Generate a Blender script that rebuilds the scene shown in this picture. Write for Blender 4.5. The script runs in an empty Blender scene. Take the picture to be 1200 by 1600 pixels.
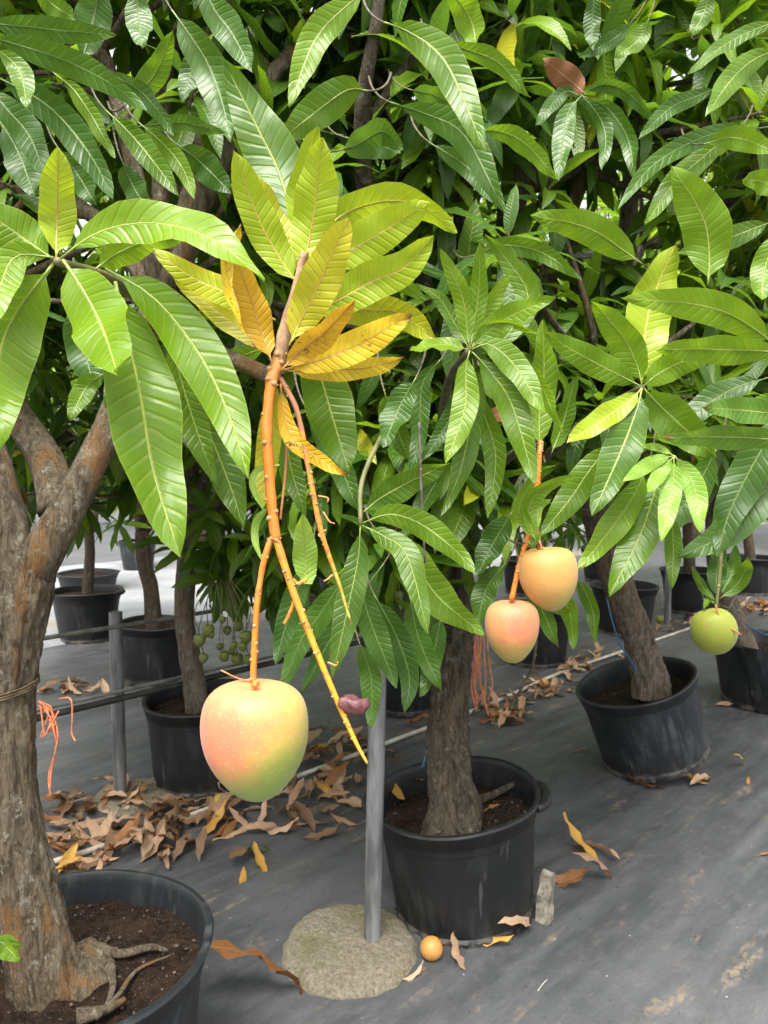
import bpy, math, random
import numpy as np
from mathutils import Vector, Matrix, noise
from mathutils.bvhtree import BVHTree

# ------------------------------------------------------------------ camera, sky, sun, exposure
SC = bpy.context.scene
COL = SC.collection
F, CX, CY = 1155.0, 600.0, 800.0            # focal length and centre in photograph pixels (1200 x 1600)
PITCH = math.radians(3.96)
EYE = Vector((0, 0, 1.5))
cam = bpy.data.cameras.new('camera')
cam.sensor_fit = 'VERTICAL'; cam.sensor_height = 36.0; cam.lens = 36.0 * F / 1600.0
cam.clip_start = 0.02; cam.clip_end = 500
cam.dof.use_dof = True; cam.dof.focus_distance = 1.05; cam.dof.aperture_fstop = 13.0
camo = bpy.data.objects.new('camera', cam); COL.objects.link(camo)
camo.location = EYE; camo.rotation_euler = (math.pi / 2 - PITCH, 0, 0)
SC.camera = camo

W = bpy.data.worlds.new('World'); SC.world = W; W.use_nodes = True
SUN_EL, SUN_AZ = math.radians(64), math.radians(196)     # high, behind the camera (azimuth clockwise from +Y)
nt = W.node_tree
sky = nt.nodes.new('ShaderNodeTexSky'); sky.sky_type = 'NISHITA'; sky.sun_disc = False
sky.sun_elevation = SUN_EL; sky.sun_rotation = SUN_AZ
sky.air_density = 1.0; sky.dust_density = 6.0; sky.ozone_density = 1.0
hs = nt.nodes.new('ShaderNodeHueSaturation'); hs.inputs['Saturation'].default_value = 0.12
nt.links.new(sky.outputs[0], hs.inputs['Color'])
bg = nt.nodes['Background']; bg.inputs['Strength'].default_value = 0.11
nt.links.new(hs.outputs[0], bg.inputs['Color'])
sl = bpy.data.lights.new('sun', 'SUN'); sl.energy = 1.5; sl.angle = math.radians(35); sl.color = (1, .95, .86)
so = bpy.data.objects.new('sun', sl); COL.objects.link(so)
sd = Vector((math.sin(SUN_AZ) * math.cos(SUN_EL), math.cos(SUN_AZ) * math.cos(SUN_EL), math.sin(SUN_EL)))
so.rotation_euler = sd.to_track_quat('Z', 'Y').to_euler(); so.location = (0, 0, 8)
SC.view_settings.view_transform = 'Standard'; SC.view_settings.look = 'None'
SC.view_settings.gamma = 1.0; SC.view_settings.exposure = 2.12
SC.cycles.max_bounces = 8; SC.cycles.diffuse_bounces = 5; SC.cycles.transmission_bounces = 6
SC.cycles.use_denoising = True

# ------------------------------------------------------------------ geometry helpers
CF = Vector((0, math.cos(PITCH), -math.sin(PITCH))); CU = Vector((0, math.sin(PITCH), math.cos(PITCH))); CR = Vector((1, 0, 0))
def at(x, y, d): return EYE + CR * ((x - CX) / F * d) + CU * ((CY - y) / F * d) + CF * d
def ground(x, y, z=0.0):
    r = CR * ((x - CX) / F) + CU * ((CY - y) / F) + CF
    return EYE + r * ((z - EYE.z) / r.z)
def proj(p):
    v = Vector(p) - EYE; d = v.dot(CF)
    if d < .05: return None
    return CX + F * v.dot(CR) / d, CY - F * v.dot(CU) / d, d
def px(n, d): return n / F * d
def interp(tab, x):
    if x <= tab[0][0]: return tab[0][1]
    for (a, b), (c, e) in zip(tab, tab[1:]):
        if x <= c: return b + (e - b) * (x - a) / (c - a)
    return tab[-1][1]
def catmull(pts, n):
    P = [Vector(p) for p in pts]
    if len(P) == 1: return P
    P = [P[0] * 2 - P[1]] + P + [P[-1] * 2 - P[-2]]
    segs = len(P) - 3; out = []
    for i in range(n + 1):
        t = i / n * segs; k = min(int(t), segs - 1); u = t - k
        a, b, c, d = P[k:k + 4]
        out.append(.5 * (2 * b + (c - a) * u + (2 * a - 5 * b + 4 * c - d) * u * u + (3 * b - a - 3 * c + d) * u ** 3))
    return out
def lerp_list(L, t):
    if len(L) == 1: return L[0]
    f = t * (len(L) - 1); k = min(int(f), len(L) - 2)
    return L[k] + (L[k + 1] - L[k]) * (f - k)

def mesh(name, verts, faces, uvs=None, smooth=True, mats=(), midx=None, rnd=None):
    me = bpy.data.meshes.new(name)
    me.from_pydata([tuple(v) for v in verts], [], faces)
    finish(me, uvs, smooth, mats, midx, rnd); return me
def finish(me, uvs, smooth, mats, midx, rnd):
    for m in mats: me.materials.append(m)
    n = len(me.polygons)
    me.polygons.foreach_set('use_smooth', [smooth] * n)
    if midx is not None: me.polygons.foreach_set('material_index', midx)
    if uvs is not None:
        lay = me.uv_layers.new(name='UVMap'); idx = np.zeros(len(me.loops), dtype=np.int32)
        me.loops.foreach_get('vertex_index', idx)
        lay.data.foreach_set('uv', np.asarray(uvs, dtype=np.float32)[idx].ravel())
    if rnd is not None:
        a = me.attributes.new('rnd', 'FLOAT', 'POINT'); a.data.foreach_set('value', np.asarray(rnd, dtype=np.float32))
    me.update()
def add(name, me, parent=None, loc=None, matrix=None):
    o = bpy.data.objects.new(name, me); COL.objects.link(o)
    if parent is not None: o.parent = parent
    if matrix is not None: o.matrix_basis = matrix
    elif loc is not None: o.location = loc
    elif parent is not None and parent.type == 'EMPTY' and me is not None: o.location = -Vector(ORIGIN[parent])   # mesh data in world coordinates
    return o
ORIGIN = {}
def tag(o, label, cat, group=None):
    o['label'] = label; o['category'] = cat
    if group: o['group'] = group
    return o
def thing(name, loc, label, cat, group=None):
    o = bpy.data.objects.new(name, None); COL.objects.link(o); o.location = loc; o.empty_display_size = .1
    ORIGIN[o] = Vector(loc); return tag(o, label, cat, group)

class MB:
    def __init__(s): s.v = []; s.f = []; s.m = []; s.uv = []
    def put(s, v, f, m=0, uv=None):
        b = len(s.v); s.v += [Vector(p) for p in v]; s.f += [[i + b for i in q] for q in f]; s.m += [m] * len(f)
        s.uv += uv if uv else [(0, 0)] * len(v)
    def tube(s, pts, radii, n=8, seg=10, m=0, cap=True, wob=0, seed=0, nfreq=6.0, ridge=0, rough=0):
        C = catmull(pts, n); V = []; UV = []; up = None; dist = 0
        for i, p in enumerate(C):
            t = (C[min(i + 1, n)] - C[max(i - 1, 0)]).normalized()
            if up is None:
                up = t.orthogonal().normalized()
            up = (up - t * up.dot(t)).normalized(); sd_ = t.cross(up)
            r = lerp_list(radii, i / n)
            if i: dist += (C[i] - C[i - 1]).length
            for k in range(seg):
                a = 2 * math.pi * k / seg
                dv = up * math.cos(a) + sd_ * math.sin(a); rr = r
                if wob: rr *= 1 + wob * noise.noise(Vector((math.cos(a) * 1.3 + seed, math.sin(a) * 1.3, dist * nfreq)))
                if ridge:
                    q = noise.noise(Vector((math.cos(a) * 4.5 + seed, math.sin(a) * 4.5, dist * 7)))
                    rr += ridge * r * (abs(q) * 2 - .6)
                    rr += ridge * .5 * r * noise.noise(Vector((math.cos(a) * 11 + seed, math.sin(a) * 11, dist * 26)))
                    if seg > 40: rr += ridge * .35 * r * noise.noise(Vector((math.cos(a) * 24 + seed, math.sin(a) * 24, dist * 70)))
                V.append(p + dv * rr); UV.append((k / seg, dist))
        Fc = [[i * seg + k, i * seg + (k + 1) % seg, (i + 1) * seg + (k + 1) % seg, (i + 1) * seg + k] for i in range(n) for k in range(seg)]
        if cap: Fc += [list(range(seg))[::-1], [n * seg + k for k in range(seg)]]
        s.put(V, Fc, m, UV); return C
    def box(s, c, sx, sy, sz, M=None, m=0):
        V = [Vector((x * sx / 2, y * sy / 2, z * sz / 2)) for z in (-1, 1) for x, y in ((-1, -1), (1, -1), (1, 1), (-1, 1))]
        if M: V = [M @ v for v in V]
        s.put([v + Vector(c) for v in V], [[3, 2, 1, 0], [4, 5, 6, 7], [0, 1, 5, 4], [1, 2, 6, 5], [2, 3, 7, 6], [3, 0, 4, 7]], m)
    def lathe(s, prof, n=48, fn=None, m=0, c=(0, 0, 0), close=False):
        V = []
        for j, (r, z) in enumerate(prof):
            for k in range(n):
                a = 2 * math.pi * k / n; v = Vector((r * math.cos(a), r * math.sin(a), z))
                V.append((fn(v, a, j) if fn else v) + Vector(c))
        Fc = [[j * n + k, j * n + (k + 1) % n, (j + 1) * n + (k + 1) % n, (j + 1) * n + k] for j in range(len(prof) - 1) for k in range(n)]
        if close: Fc += [list(range(n))[::-1], [(len(prof) - 1) * n + k for k in range(n)]]
        s.put(V, Fc, m)
    def obj(s, name, mats, parent=None, smooth=True, loc=None, sub=0):
        me = mesh(name, s.v, s.f, s.uv, smooth, mats if isinstance(mats, (list, tuple)) else [mats], s.m)
        if sub: me.calc_loop_triangles()
        return add(name, me, parent, loc)

# ------------------------------------------------------------------ materials
def new_mat(name):
    m = bpy.data.materials.new(name); m.use_nodes = True
    t = m.node_tree; t.nodes.clear()
    out = t.nodes.new('ShaderNodeOutputMaterial')
    return m, t, out
class NB:
    def __init__(s, t): s.t = t
    def n(s, typ, **kw):
        o = s.t.nodes.new('ShaderNode' + typ)
        for k, v in kw.items(): setattr(o, k, v)
        return o
    def L(s, a, b): s.t.links.new(a, b)
    def sset(s, sock, v):
        if hasattr(v, 'is_output') or isinstance(v, bpy.types.NodeSocket): s.L(v, sock)
        else:
            if isinstance(v, (tuple, list)) and len(v) == 3 and sock.type == 'RGBA': v = (*v, 1)
            sock.default_value = v
    def math(s, op, a, b=0.0, c=0.0, clamp=False):
        o = s.n('Math', operation=op); o.use_clamp = clamp
        s.sset(o.inputs[0], a); s.sset(o.inputs[1], b)
        if op in ('MULTIPLY_ADD', 'SMOOTH_MIN', 'WRAP'): s.sset(o.inputs[2], c)
        return o.outputs[0]
    def mix(s, f, a, b, mode='MIX'):
        o = s.n('Mix', data_type='RGBA', blend_type=mode)
        s.sset(o.inputs[0], f); s.sset(o.inputs[6], a); s.sset(o.inputs[7], b); return o.outputs[2]
    def step(s, v, a, b, o0=0.0, o1=1.0):
        o = s.n('MapRange', interpolation_type='SMOOTHSTEP')
        s.sset(o.inputs[0], v); s.sset(o.inputs[1], a); s.sset(o.inputs[2], b); s.sset(o.inputs[3], o0); s.sset(o.inputs[4], o1)
        return o.outputs[0]
    def noise(s, vec, scale, detail=4, rough=.55, dist=0.0):
        o = s.n('TexNoise'); s.sset(o.inputs['Scale'], scale); o.inputs['Detail'].default_value = detail
        o.inputs['Roughness'].default_value = rough; o.inputs['Distortion'].default_value = dist
        if vec is not None: s.L(vec, o.inputs['Vector'])
        return o.outputs[0]
    def vor(s, vec, scale, feature='F1'):
        o = s.n('TexVoronoi', feature=feature); s.sset(o.inputs['Scale'], scale)
        if vec is not None: s.L(vec, o.inputs['Vector'])
        return o.outputs['Distance']
    def coord(s, which='Object', scale=(1, 1, 1), rot=(0, 0, 0), geo=False):
        if geo: src = s.n('NewGeometry').outputs['Position']
        else: src = s.n('TexCoord').outputs[which]
        if any(rot):
            m0 = s.n('Mapping'); m0.inputs['Rotation'].default_value = rot; s.L(src, m0.inputs['Vector']); src = m0.outputs[0]
        mp = s.n('Mapping'); mp.inputs['Scale'].default_value = scale
        s.L(src, mp.inputs['Vector']); return mp.outputs[0]
    def bump(s, h, strength=.5, dist=.01, normal=None):
        o = s.n('Bump'); o.inputs['Strength'].default_value = strength; o.inputs['Distance'].default_value = dist
        s.L(h, o.inputs['Height'])
        if normal: s.L(normal, o.inputs['Normal'])
        return o.outputs[0]
    def bsdf(s, color, rough=.5, normal=None, spec=.5, sheen=0, coat=0, metal=0):
        o = s.n('BsdfPrincipled'); s.sset(o.inputs['Base Color'], color); s.sset(o.inputs['Roughness'], rough)
        o.inputs['Specular IOR Level'].default_value = spec; o.inputs['Sheen Weight'].default_value = sheen
        o.inputs['Coat Weight'].default_value = coat; o.inputs['Metallic'].default_value = metal
        if normal: s.L(normal, o.inputs['Normal'])
        return o

def leaf_mat(name, dark, light, vein, trans=.32, transcol=None, spots=0.0, vein_amt=.40, rough=.31, tip=None, edge=0.0, edgecol=(.3, .1, .02)):
    m, t, out = new_mat(name); b = NB(t)
    uv = b.n('TexCoord').outputs['UV']; sp = b.n('SeparateXYZ'); b.L(uv, sp.inputs[0])
    u = b.math('ABSOLUTE', b.math('MULTIPLY_ADD', sp.outputs[0], 2.0, -1.0)); v = sp.outputs[1]
    at_ = b.n('Attribute', attribute_name='rnd').outputs['Fac']
    rnd = b.math('FRACT', b.math('ADD', at_, b.n('ObjectInfo').outputs['Random']))
    ob = b.coord('Object')
    nz = b.noise(ob, 14, 3)
    f = b.math('ADD', b.math('MULTIPLY', rnd, .75), b.math('MULTIPLY_ADD', nz, .9, -.35), clamp=True)
    col = b.mix(f, dark, light)
    # lateral veins, arching forward to the margin
    ph = b.math('SUBTRACT', b.math('MULTIPLY', v, 17.0), b.math('MULTIPLY', b.math('POWER', u, .9), 1.35))
    ph = b.math('ADD', ph, b.math('MULTIPLY', b.math('SIGN', b.math('MULTIPLY_ADD', sp.outputs[0], 2.0, -1.0)), .21))
    ph = b.math('ADD', ph, b.math('MULTIPLY', nz, .7))
    fr = b.math('ABSOLUTE', b.math('SUBTRACT', b.math('FRACT', ph), .5))      # 0.5 at vein
    vl = b.step(fr, .435, .49); vl = b.math('MULTIPLY', vl, b.step(u, .98, .6))
    mid = b.step(u, .07, .025)
    edgeline = b.step(u, .955, .99)
    vm = b.math('MAXIMUM', b.math('MULTIPLY', vl, vein_amt), b.math('MULTIPLY', mid, .7))
    vm = b.math('MAXIMUM', vm, b.math('MULTIPLY', edgeline, .45))
    if spots:
        s1 = b.math('MULTIPLY', b.step(b.noise(ob, 150, 2, .7), .60, .68), b.step(b.noise(ob, 22, 2), .45, .6))
        col = b.mix(b.math('MULTIPLY', s1, spots), col, (.10, .035, .012))
    if tip:
        tm = b.step(b.math('ADD', v, b.math('MULTIPLY', nz, .16)), 1.0, 1.07)
        col = b.mix(tm, col, tip)
    if edge:
        em = b.math('MULTIPLY', b.step(b.math('ADD', u, b.math('MULTIPLY_ADD', b.noise(ob, 25, 3), 1.4, -.7)), .75, 1.1), edge)
        col = b.mix(em, col, edgecol)
    col = b.mix(vm, col, vein)
    h = b.math('SUBTRACT', b.math('MULTIPLY', b.step(fr, .25, .5), -1.0), b.math('MULTIPLY', mid, .8))
    h = b.math('ADD', h, b.math('MULTIPLY', b.noise(ob, 260, 2), .12))
    h = b.math('ADD', h, b.math('MULTIPLY', b.noise(ob, 45, 2), .9))
    nrm = b.bump(h, .42, .0013)
    rg = b.math('MULTIPLY_ADD', b.noise(ob, 40, 3), .22, rough - .1)
    p = b.bsdf(col, rg, nrm, spec=.34)
    tr = b.n('BsdfTranslucent')
    b.sset(tr.inputs['Color'], b.mix(1.0, col, transcol or (1.0, 1.0, .6), 'MULTIPLY') if not transcol else b.mix(.6, col, transcol))
    b.L(nrm, tr.inputs['Normal'])
    mx = b.n('MixShader'); mx.inputs[0].default_value = trans
    b.L(p.outputs[0], mx.inputs[1]); b.L(tr.outputs[0], mx.inputs[2]); b.L(mx.outputs[0], out.inputs[0])
    return m
def simple(name, c1, c2, scale=20, rough=.5, bump=.3, bd=.002, spec=.5, aniso=(1, 1, 1), detail=5, metal=0, sheen=0, geo=False, lo=.35, hi=.65):
    m, t, out = new_mat(name); b = NB(t)
    co = b.coord('Object', aniso, geo=geo)
    nz = b.noise(co, scale, detail); col = b.mix(b.step(nz, lo, hi), c1, c2)
    n = b.bump(b.noise(co, scale * 3, 4), bump, bd)
    p = b.bsdf(col, b.math('MULTIPLY_ADD', nz, .25, rough - .12), n, spec, metal=metal, sheen=sheen)
    b.L(p.outputs[0], out.inputs[0]); return m

YG = (.50, .75, .02)
LEAF = {
 'g': leaf_mat('leaf_green', (.042, .104, .006), (.100, .182, .008), (.25, .30, .05), .34, (.35, .60, .02), spots=.35),
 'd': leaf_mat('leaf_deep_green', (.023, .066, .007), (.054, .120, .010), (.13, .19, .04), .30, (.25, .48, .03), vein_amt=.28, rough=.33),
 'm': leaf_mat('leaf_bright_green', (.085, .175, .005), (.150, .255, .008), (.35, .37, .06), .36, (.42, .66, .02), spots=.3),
 'l': leaf_mat('leaf_lime', (.22, .31, .010), (.31, .40, .02), (.47, .40, .07), .36, (.55, .68, .02), vein_amt=.5),
 'n': leaf_mat('leaf_young', (.17, .32, .035), (.24, .40, .06), (.42, .46, .15), .4, (.5, .7, .05)),
 'o': leaf_mat('leaf_olive', (.26, .33, .015), (.45, .42, .025), (.50, .32, .06), .34, (.6, .55, .02), spots=.35, edge=.4, edgecol=(.50, .33, .02)),
 'y': leaf_mat('leaf_yellow', (.62, .44, .02), (.72, .56, .05), (.60, .33, .06), .34, (.75, .5, .03), spots=.8, vein_amt=.25, tip=(.10, .035, .012), edge=.25, edgecol=(.38, .38, .02)),
 'q': leaf_mat('leaf_amber', (.44, .25, .012), (.55, .33, .02), (.55, .25, .05), .3, (.7, .4, .02), spots=1.0, vein_amt=.2, tip=(.09, .03, .012)),
 'b': leaf_mat('leaf_brown', (.16, .062, .024), (.30, .135, .055), (.36, .19, .09), .15, (.5, .2, .05), vein_amt=.25, rough=.6),
 't': leaf_mat('leaf_green_burnt_tip', (.045, .115, .012), (.09, .19, .02), (.30, .34, .08), .33, (.35, .55, .02), tip=(.12, .05, .02)),
}
DRY = [leaf_mat('dry_leaf_tan', (.28, .165, .095), (.50, .345, .225), (.42, .24, .13), .12, (.5, .25, .1), vein_amt=.3, rough=.62, edge=.3, edgecol=(.14, .05, .02)),
       leaf_mat('dry_leaf_russet', (.17, .068, .025), (.31, .15, .06), (.40, .19, .07), .14, (.5, .2, .05), spots=.4, vein_amt=.3, rough=.5),
       leaf_mat('dry_leaf_golden', (.40, .22, .04), (.56, .33, .07), (.52, .26, .07), .18, (.6, .35, .05), spots=.5, vein_amt=.25, rough=.5, edge=.5, edgecol=(.25, .09, .03)),
       leaf_mat('dry_leaf_dull', (.085, .045, .024), (.20, .12, .065), (.22, .14, .08), .08, (.3, .15, .05), vein_amt=.3, rough=.7)]
MIDRIB = {'deep': simple('midrib_deep', (.10, .16, .035), (.15, .20, .05), 60, .5, .1), 'green': simple('midrib_green', (.19, .26, .045), (.26, .31, .06), 60, .45, .1),
          'gold': simple('midrib_gold', (.40, .28, .05), (.45, .34, .07), 60, .45, .1),
          'rust': simple('midrib_rust', (.36, .17, .05), (.46, .27, .07), 60, .5, .1),
          'dry': simple('midrib_dry', (.26, .12, .06), (.38, .22, .12), 60, .6, .1)}
RIBOF = {'g': 'green', 'd': 'deep', 'm': 'green', 'l': 'gold', 'n': 'green', 'o': 'gold', 'y': 'rust', 'q': 'rust', 'b': 'dry', 't': 'green'}

def bark_mat(name, base, dark, warm, pale, warm_amt=.5, sc=1.0):
    m, t, out = new_mat(name); b = NB(t)
    co = b.coord('Object', (1, 1, .28)); c2 = b.coord('Object')
    n1 = b.noise(co, 60 * sc, 8, .72, .8); n2 = b.noise(c2, 9 * sc, 4); n3 = b.noise(b.coord('Object', (1, 1, .55)), 190 * sc, 5, .75, 1.2)
    crack = b.vor(b.coord('Object', (1, 1, .15)), 95 * sc, 'DISTANCE_TO_EDGE')
    col = b.mix(b.step(n1, .35, .65), dark, base)
    wm = b.math('MULTIPLY', b.step(b.noise(b.coord('Object', (1.2, 1.2, .22)), 13 * sc, 4), .54, .64), warm_amt)
    col = b.mix(wm, col, warm)
    col = b.mix(b.math('MULTIPLY', b.step(b.noise(c2, 34 * sc, 5, .7), .56, .66), b.step(n2, .38, .6)), col, pale)
    ck = b.step(crack, .0, .09)
    col = b.mix(b.math('MULTIPLY', b.math('SUBTRACT', 1.0, ck), .22), col, (.035, .025, .018))
    h = b.math('ADD', b.math('MULTIPLY', n1, 1.0), b.math('ADD', b.math('MULTIPLY', ck, .18), b.math('MULTIPLY', n3, .9)))
    p = b.bsdf(col, .85, b.bump(h, 1.0, .022), .25)
    b.L(p.outputs[0], out.inputs[0]); return m
BARK_A = bark_mat('bark_grey_ochre', (.34, .275, .185), (.11, .08, .048), (.36, .19, .07), (.48, .44, .35), .85)
BARK_B = bark_mat('bark_dark', (.20, .165, .115), (.06, .045, .03), (.24, .145, .065), (.40, .37, .32), .45)
BARK_C = bark_mat('bark_pale_brown', (.38, .31, .235), (.15, .11, .08), (.34, .21, .12), (.50, .45, .38), .5)
BARK_D = bark_mat('bark_plain', (.16, .12, .08), (.07, .05, .035), (.2, .12, .06), (.26, .22, .17), .4)
TWIG = simple('twig_bark', (.055, .045, .026), (.11, .09, .05), 30, .75, .5, .003)
TWIG_GREEN = simple('twig_green', (.075, .085, .022), (.14, .13, .045), 30, .6, .3)

def plastic(name, base, dust, dust_amt=.5, rough=.42):
    m, t, out = new_mat(name); b = NB(t)
    c = b.coord('Object'); st = b.coord('Object', (1, 1, .12))
    n1 = b.noise(c, 6, 5, .6); streak = b.noise(st, 26, 4, .6); fine = b.noise(c, 170, 3, .7)
    f = b.math('MULTIPLY', b.math('MULTIPLY', b.step(n1, .40, .72), b.step(streak, .40, .66)), dust_amt)
    col = b.mix(f, base, dust)
    drip = b.math('MULTIPLY', b.step(b.noise(b.coord('Object', (1, 1, .03)), 33, 2, .5), .64, .68), b.step(b.noise(c, 4, 2), .48, .6))
    col = b.mix(b.math('MULTIPLY', drip, .16), col, (.24, .24, .23))
    col = b.mix(b.math('MULTIPLY', b.step(fine, .70, .76), .3), col, (.3, .29, .27))
    col = b.mix(b.math('MULTIPLY', b.step(b.noise(b.coord('Object', (1, 1, .5)), 22, 7, .8), .56, .74), .45), col, dust)
    geo = b.n('SeparateXYZ'); b.L(b.n('TexCoord').outputs['Object'], geo.inputs[0])
    low = b.math('MULTIPLY', b.step(geo.outputs[2], .07, .0), b.step(b.noise(c, 18, 4), .4, .62))
    col = b.mix(b.math('MULTIPLY', low, .5), col, (.17, .14, .11))
    p = b.bsdf(col, b.math('MULTIPLY_ADD', f, .35, rough), b.bump(b.math('ADD', n1, b.math('MULTIPLY', fine, .05)), .25, .01), .33)
    b.L(p.outputs[0], out.inputs[0]); return m
POT = plastic('black_plastic', (.010, .011, .012), (.050, .053, .056), .5, .48)
POT_GREY = plastic('weathered_plastic', (.015, .017, .019), (.075, .081, .087), .8, .42)

def soil_mat():
    m, t, out = new_mat('soil'); b = NB(t); c = b.coord('Object')
    n = b.noise(c, 60, 6, .7); n2 = b.noise(c, 11, 3)
    col = b.mix(b.step(n, .35, .7), (.010, .006, .004), (.045, .027, .017)); col = b.mix(b.math('MULTIPLY', b.step(n2, .45, .65), .5), col, (.06, .036, .022))
    col = b.mix(b.step(b.vor(c, 120), .16, .10), col, (.2, .16, .13))
    p = b.bsdf(col, .95, b.bump(b.noise(c, 130, 5, .7), 1.0, .012), .15); b.L(p.outputs[0], out.inputs[0]); return m
SOIL = soil_mat()
ROWDIR = Vector((.708, .706, 0)).normalized(); ROWANG = math.atan2(ROWDIR.y, ROWDIR.x)

def cloth_mat():
    m, t, out = new_mat('weed_cloth'); b = NB(t)
    R = (0, 0, -ROWANG)
    c = b.coord(geo=True); al = b.coord(geo=True, scale=(.42, 2.4, 1), rot=R)
    al2 = b.coord(geo=True, scale=(2.2, 5, 1), rot=R); ww = b.coord(geo=True, rot=R)
    big = b.noise(c, 1.6, 5, .6); st = b.noise(al, 3.2, 5, .6); st2 = b.noise(al2, 4, 5, .65); fine = b.noise(c, 60, 5, .7)
    col = b.mix(b.step(st, .34, .66), (.032, .035, .040), (.068, .072, .078))
    col = b.mix(b.math('MULTIPLY', b.step(big, .42, .68), .45), col, (.094, .096, .099))
    col = b.mix(b.math('MULTIPLY', b.step(st2, .50, .72), .22), col, (.14, .137, .13))
    col = b.mix(b.math('MULTIPLY', b.step(b.noise(c, 17, 6, .75), .52, .70), .30), col, (.15, .145, .138))
    tan = b.math('MULTIPLY', b.step(b.noise(al, 7, 4, .6), .54, .66), b.step(b.noise(c, 2.3, 3), .44, .60))
    tan = b.math('MULTIPLY', tan, b.step(b.noise(c, 34, 5, .75), .40, .60))
    col = b.mix(b.math('MULTIPLY', tan, .75), col, (.24, .175, .105))
    col = b.mix(b.math('MULTIPLY', b.step(b.noise(c, 42, 3, .6), .67, .71), .8), col, (.014, .012, .011))
    col = b.mix(b.math('MULTIPLY', b.step(b.vor(c, 15), .055, .03), .8), col, (.42, .40, .37))
    col = b.mix(b.math('MULTIPLY', b.step(b.noise(c, 420, 2, .6), .45, .62), .18), col, (.16, .16, .16))
    sx = b.n('SeparateXYZ'); b.L(ww, sx.inputs[0])
    wv = b.math('SINE', b.math('MULTIPLY', sx.outputs[1], 1500.0)); wv2 = b.math('SINE', b.math('MULTIPLY', sx.outputs[0], 1100.0))
    n = b.bump(b.math("ADD", wv, wv2), .2, .0006)
    n = b.bump(st2, .35, .02, n); n = b.bump(fine, .25, .006, n)
    p = b.bsdf(col, b.math('MULTIPLY_ADD', b.noise(c, 7, 4), .3, .40), n, .45)
    b.L(p.outputs[0], out.inputs[0]); return m
CLOTH = cloth_mat()

# ------------------------------------------------------------------ ground
def gz(x, y):
    q = Vector((x * ROWDIR.x + y * ROWDIR.y, -x * ROWDIR.y + y * ROWDIR.x, 0))
    z = .010 * noise.noise(Vector((q.x * .9, q.y * 1.6, 0))) 
    w = noise.noise(Vector((q.x * .8 + 7, q.y * 6.5, 3)))
    z += .022 * max(0, 1 - abs(w) * 4.0) * max(0, noise.noise(Vector((q.x * 1.3, q.y * 1.7, 9))) + .25)
    z += .003 * noise.noise(Vector((q.x * 3, q.y * 14, 1)))
    return z
def build_ground():
    def axis(a, b, fine, far_lo, far_hi):
        s = list(np.arange(a, b + 1e-6, fine)); d = fine; x = s[0]; lo = []
        while x > far_lo: d *= 1.25; x -= d; lo.append(x)
        d = fine; x = s[-1]; hi = []
        while x < far_hi: d *= 1.25; x += d; hi.append(x)
        return lo[::-1] + s + hi
    X = axis(-2.2, 3.2, .02, -260, 260); Y = axis(.9, 5.2, .02, -120, 400)
    V = [(x, y, gz(x, y) if -8 < x < 12 and -4 < y < 14 else 0) for y in Y for x in X]
    n = len(X); Fc = [(j * n + i, j * n + i + 1, (j + 1) * n + i + 1, (j + 1) * n + i) for j in range(len(Y) - 1) for i in range(n - 1)]
    o = add('ground', mesh('ground', V, Fc, mats=[CLOTH])); o['kind'] = 'structure'; o['label'] = 'grey woven weed cloth covering the nursery floor'
build_ground()
def on_ground(x, y, dz=0): p = ground(x, y); return Vector((p.x, p.y, gz(p.x, p.y) + dz))

def build_lit_cloth():  # paler sheet over the weed cloth; open-sky brightness is put into its colour
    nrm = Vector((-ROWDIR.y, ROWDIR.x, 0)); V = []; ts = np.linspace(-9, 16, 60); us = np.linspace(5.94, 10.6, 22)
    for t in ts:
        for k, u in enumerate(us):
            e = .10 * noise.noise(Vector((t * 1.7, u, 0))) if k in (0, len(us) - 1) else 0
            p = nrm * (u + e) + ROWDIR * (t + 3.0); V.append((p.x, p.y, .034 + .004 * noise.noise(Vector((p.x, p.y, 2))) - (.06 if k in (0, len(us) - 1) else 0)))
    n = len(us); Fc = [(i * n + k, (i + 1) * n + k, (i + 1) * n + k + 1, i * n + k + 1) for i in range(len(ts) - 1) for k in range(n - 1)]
    m, t, out = new_mat('pale_lit_cloth'); b = NB(t); c = b.coord(geo=True)
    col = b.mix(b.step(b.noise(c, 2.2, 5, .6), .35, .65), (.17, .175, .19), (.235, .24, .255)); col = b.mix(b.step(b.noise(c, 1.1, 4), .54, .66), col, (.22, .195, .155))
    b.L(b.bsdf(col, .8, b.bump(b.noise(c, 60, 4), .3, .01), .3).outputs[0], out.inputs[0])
    o = add('path', mesh('path', V, Fc, mats=[m])); o['kind'] = 'structure'; o['label'] = 'pale grey sheet standing in for the brightly lit cloth between the potted rows'
build_lit_cloth()
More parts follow.
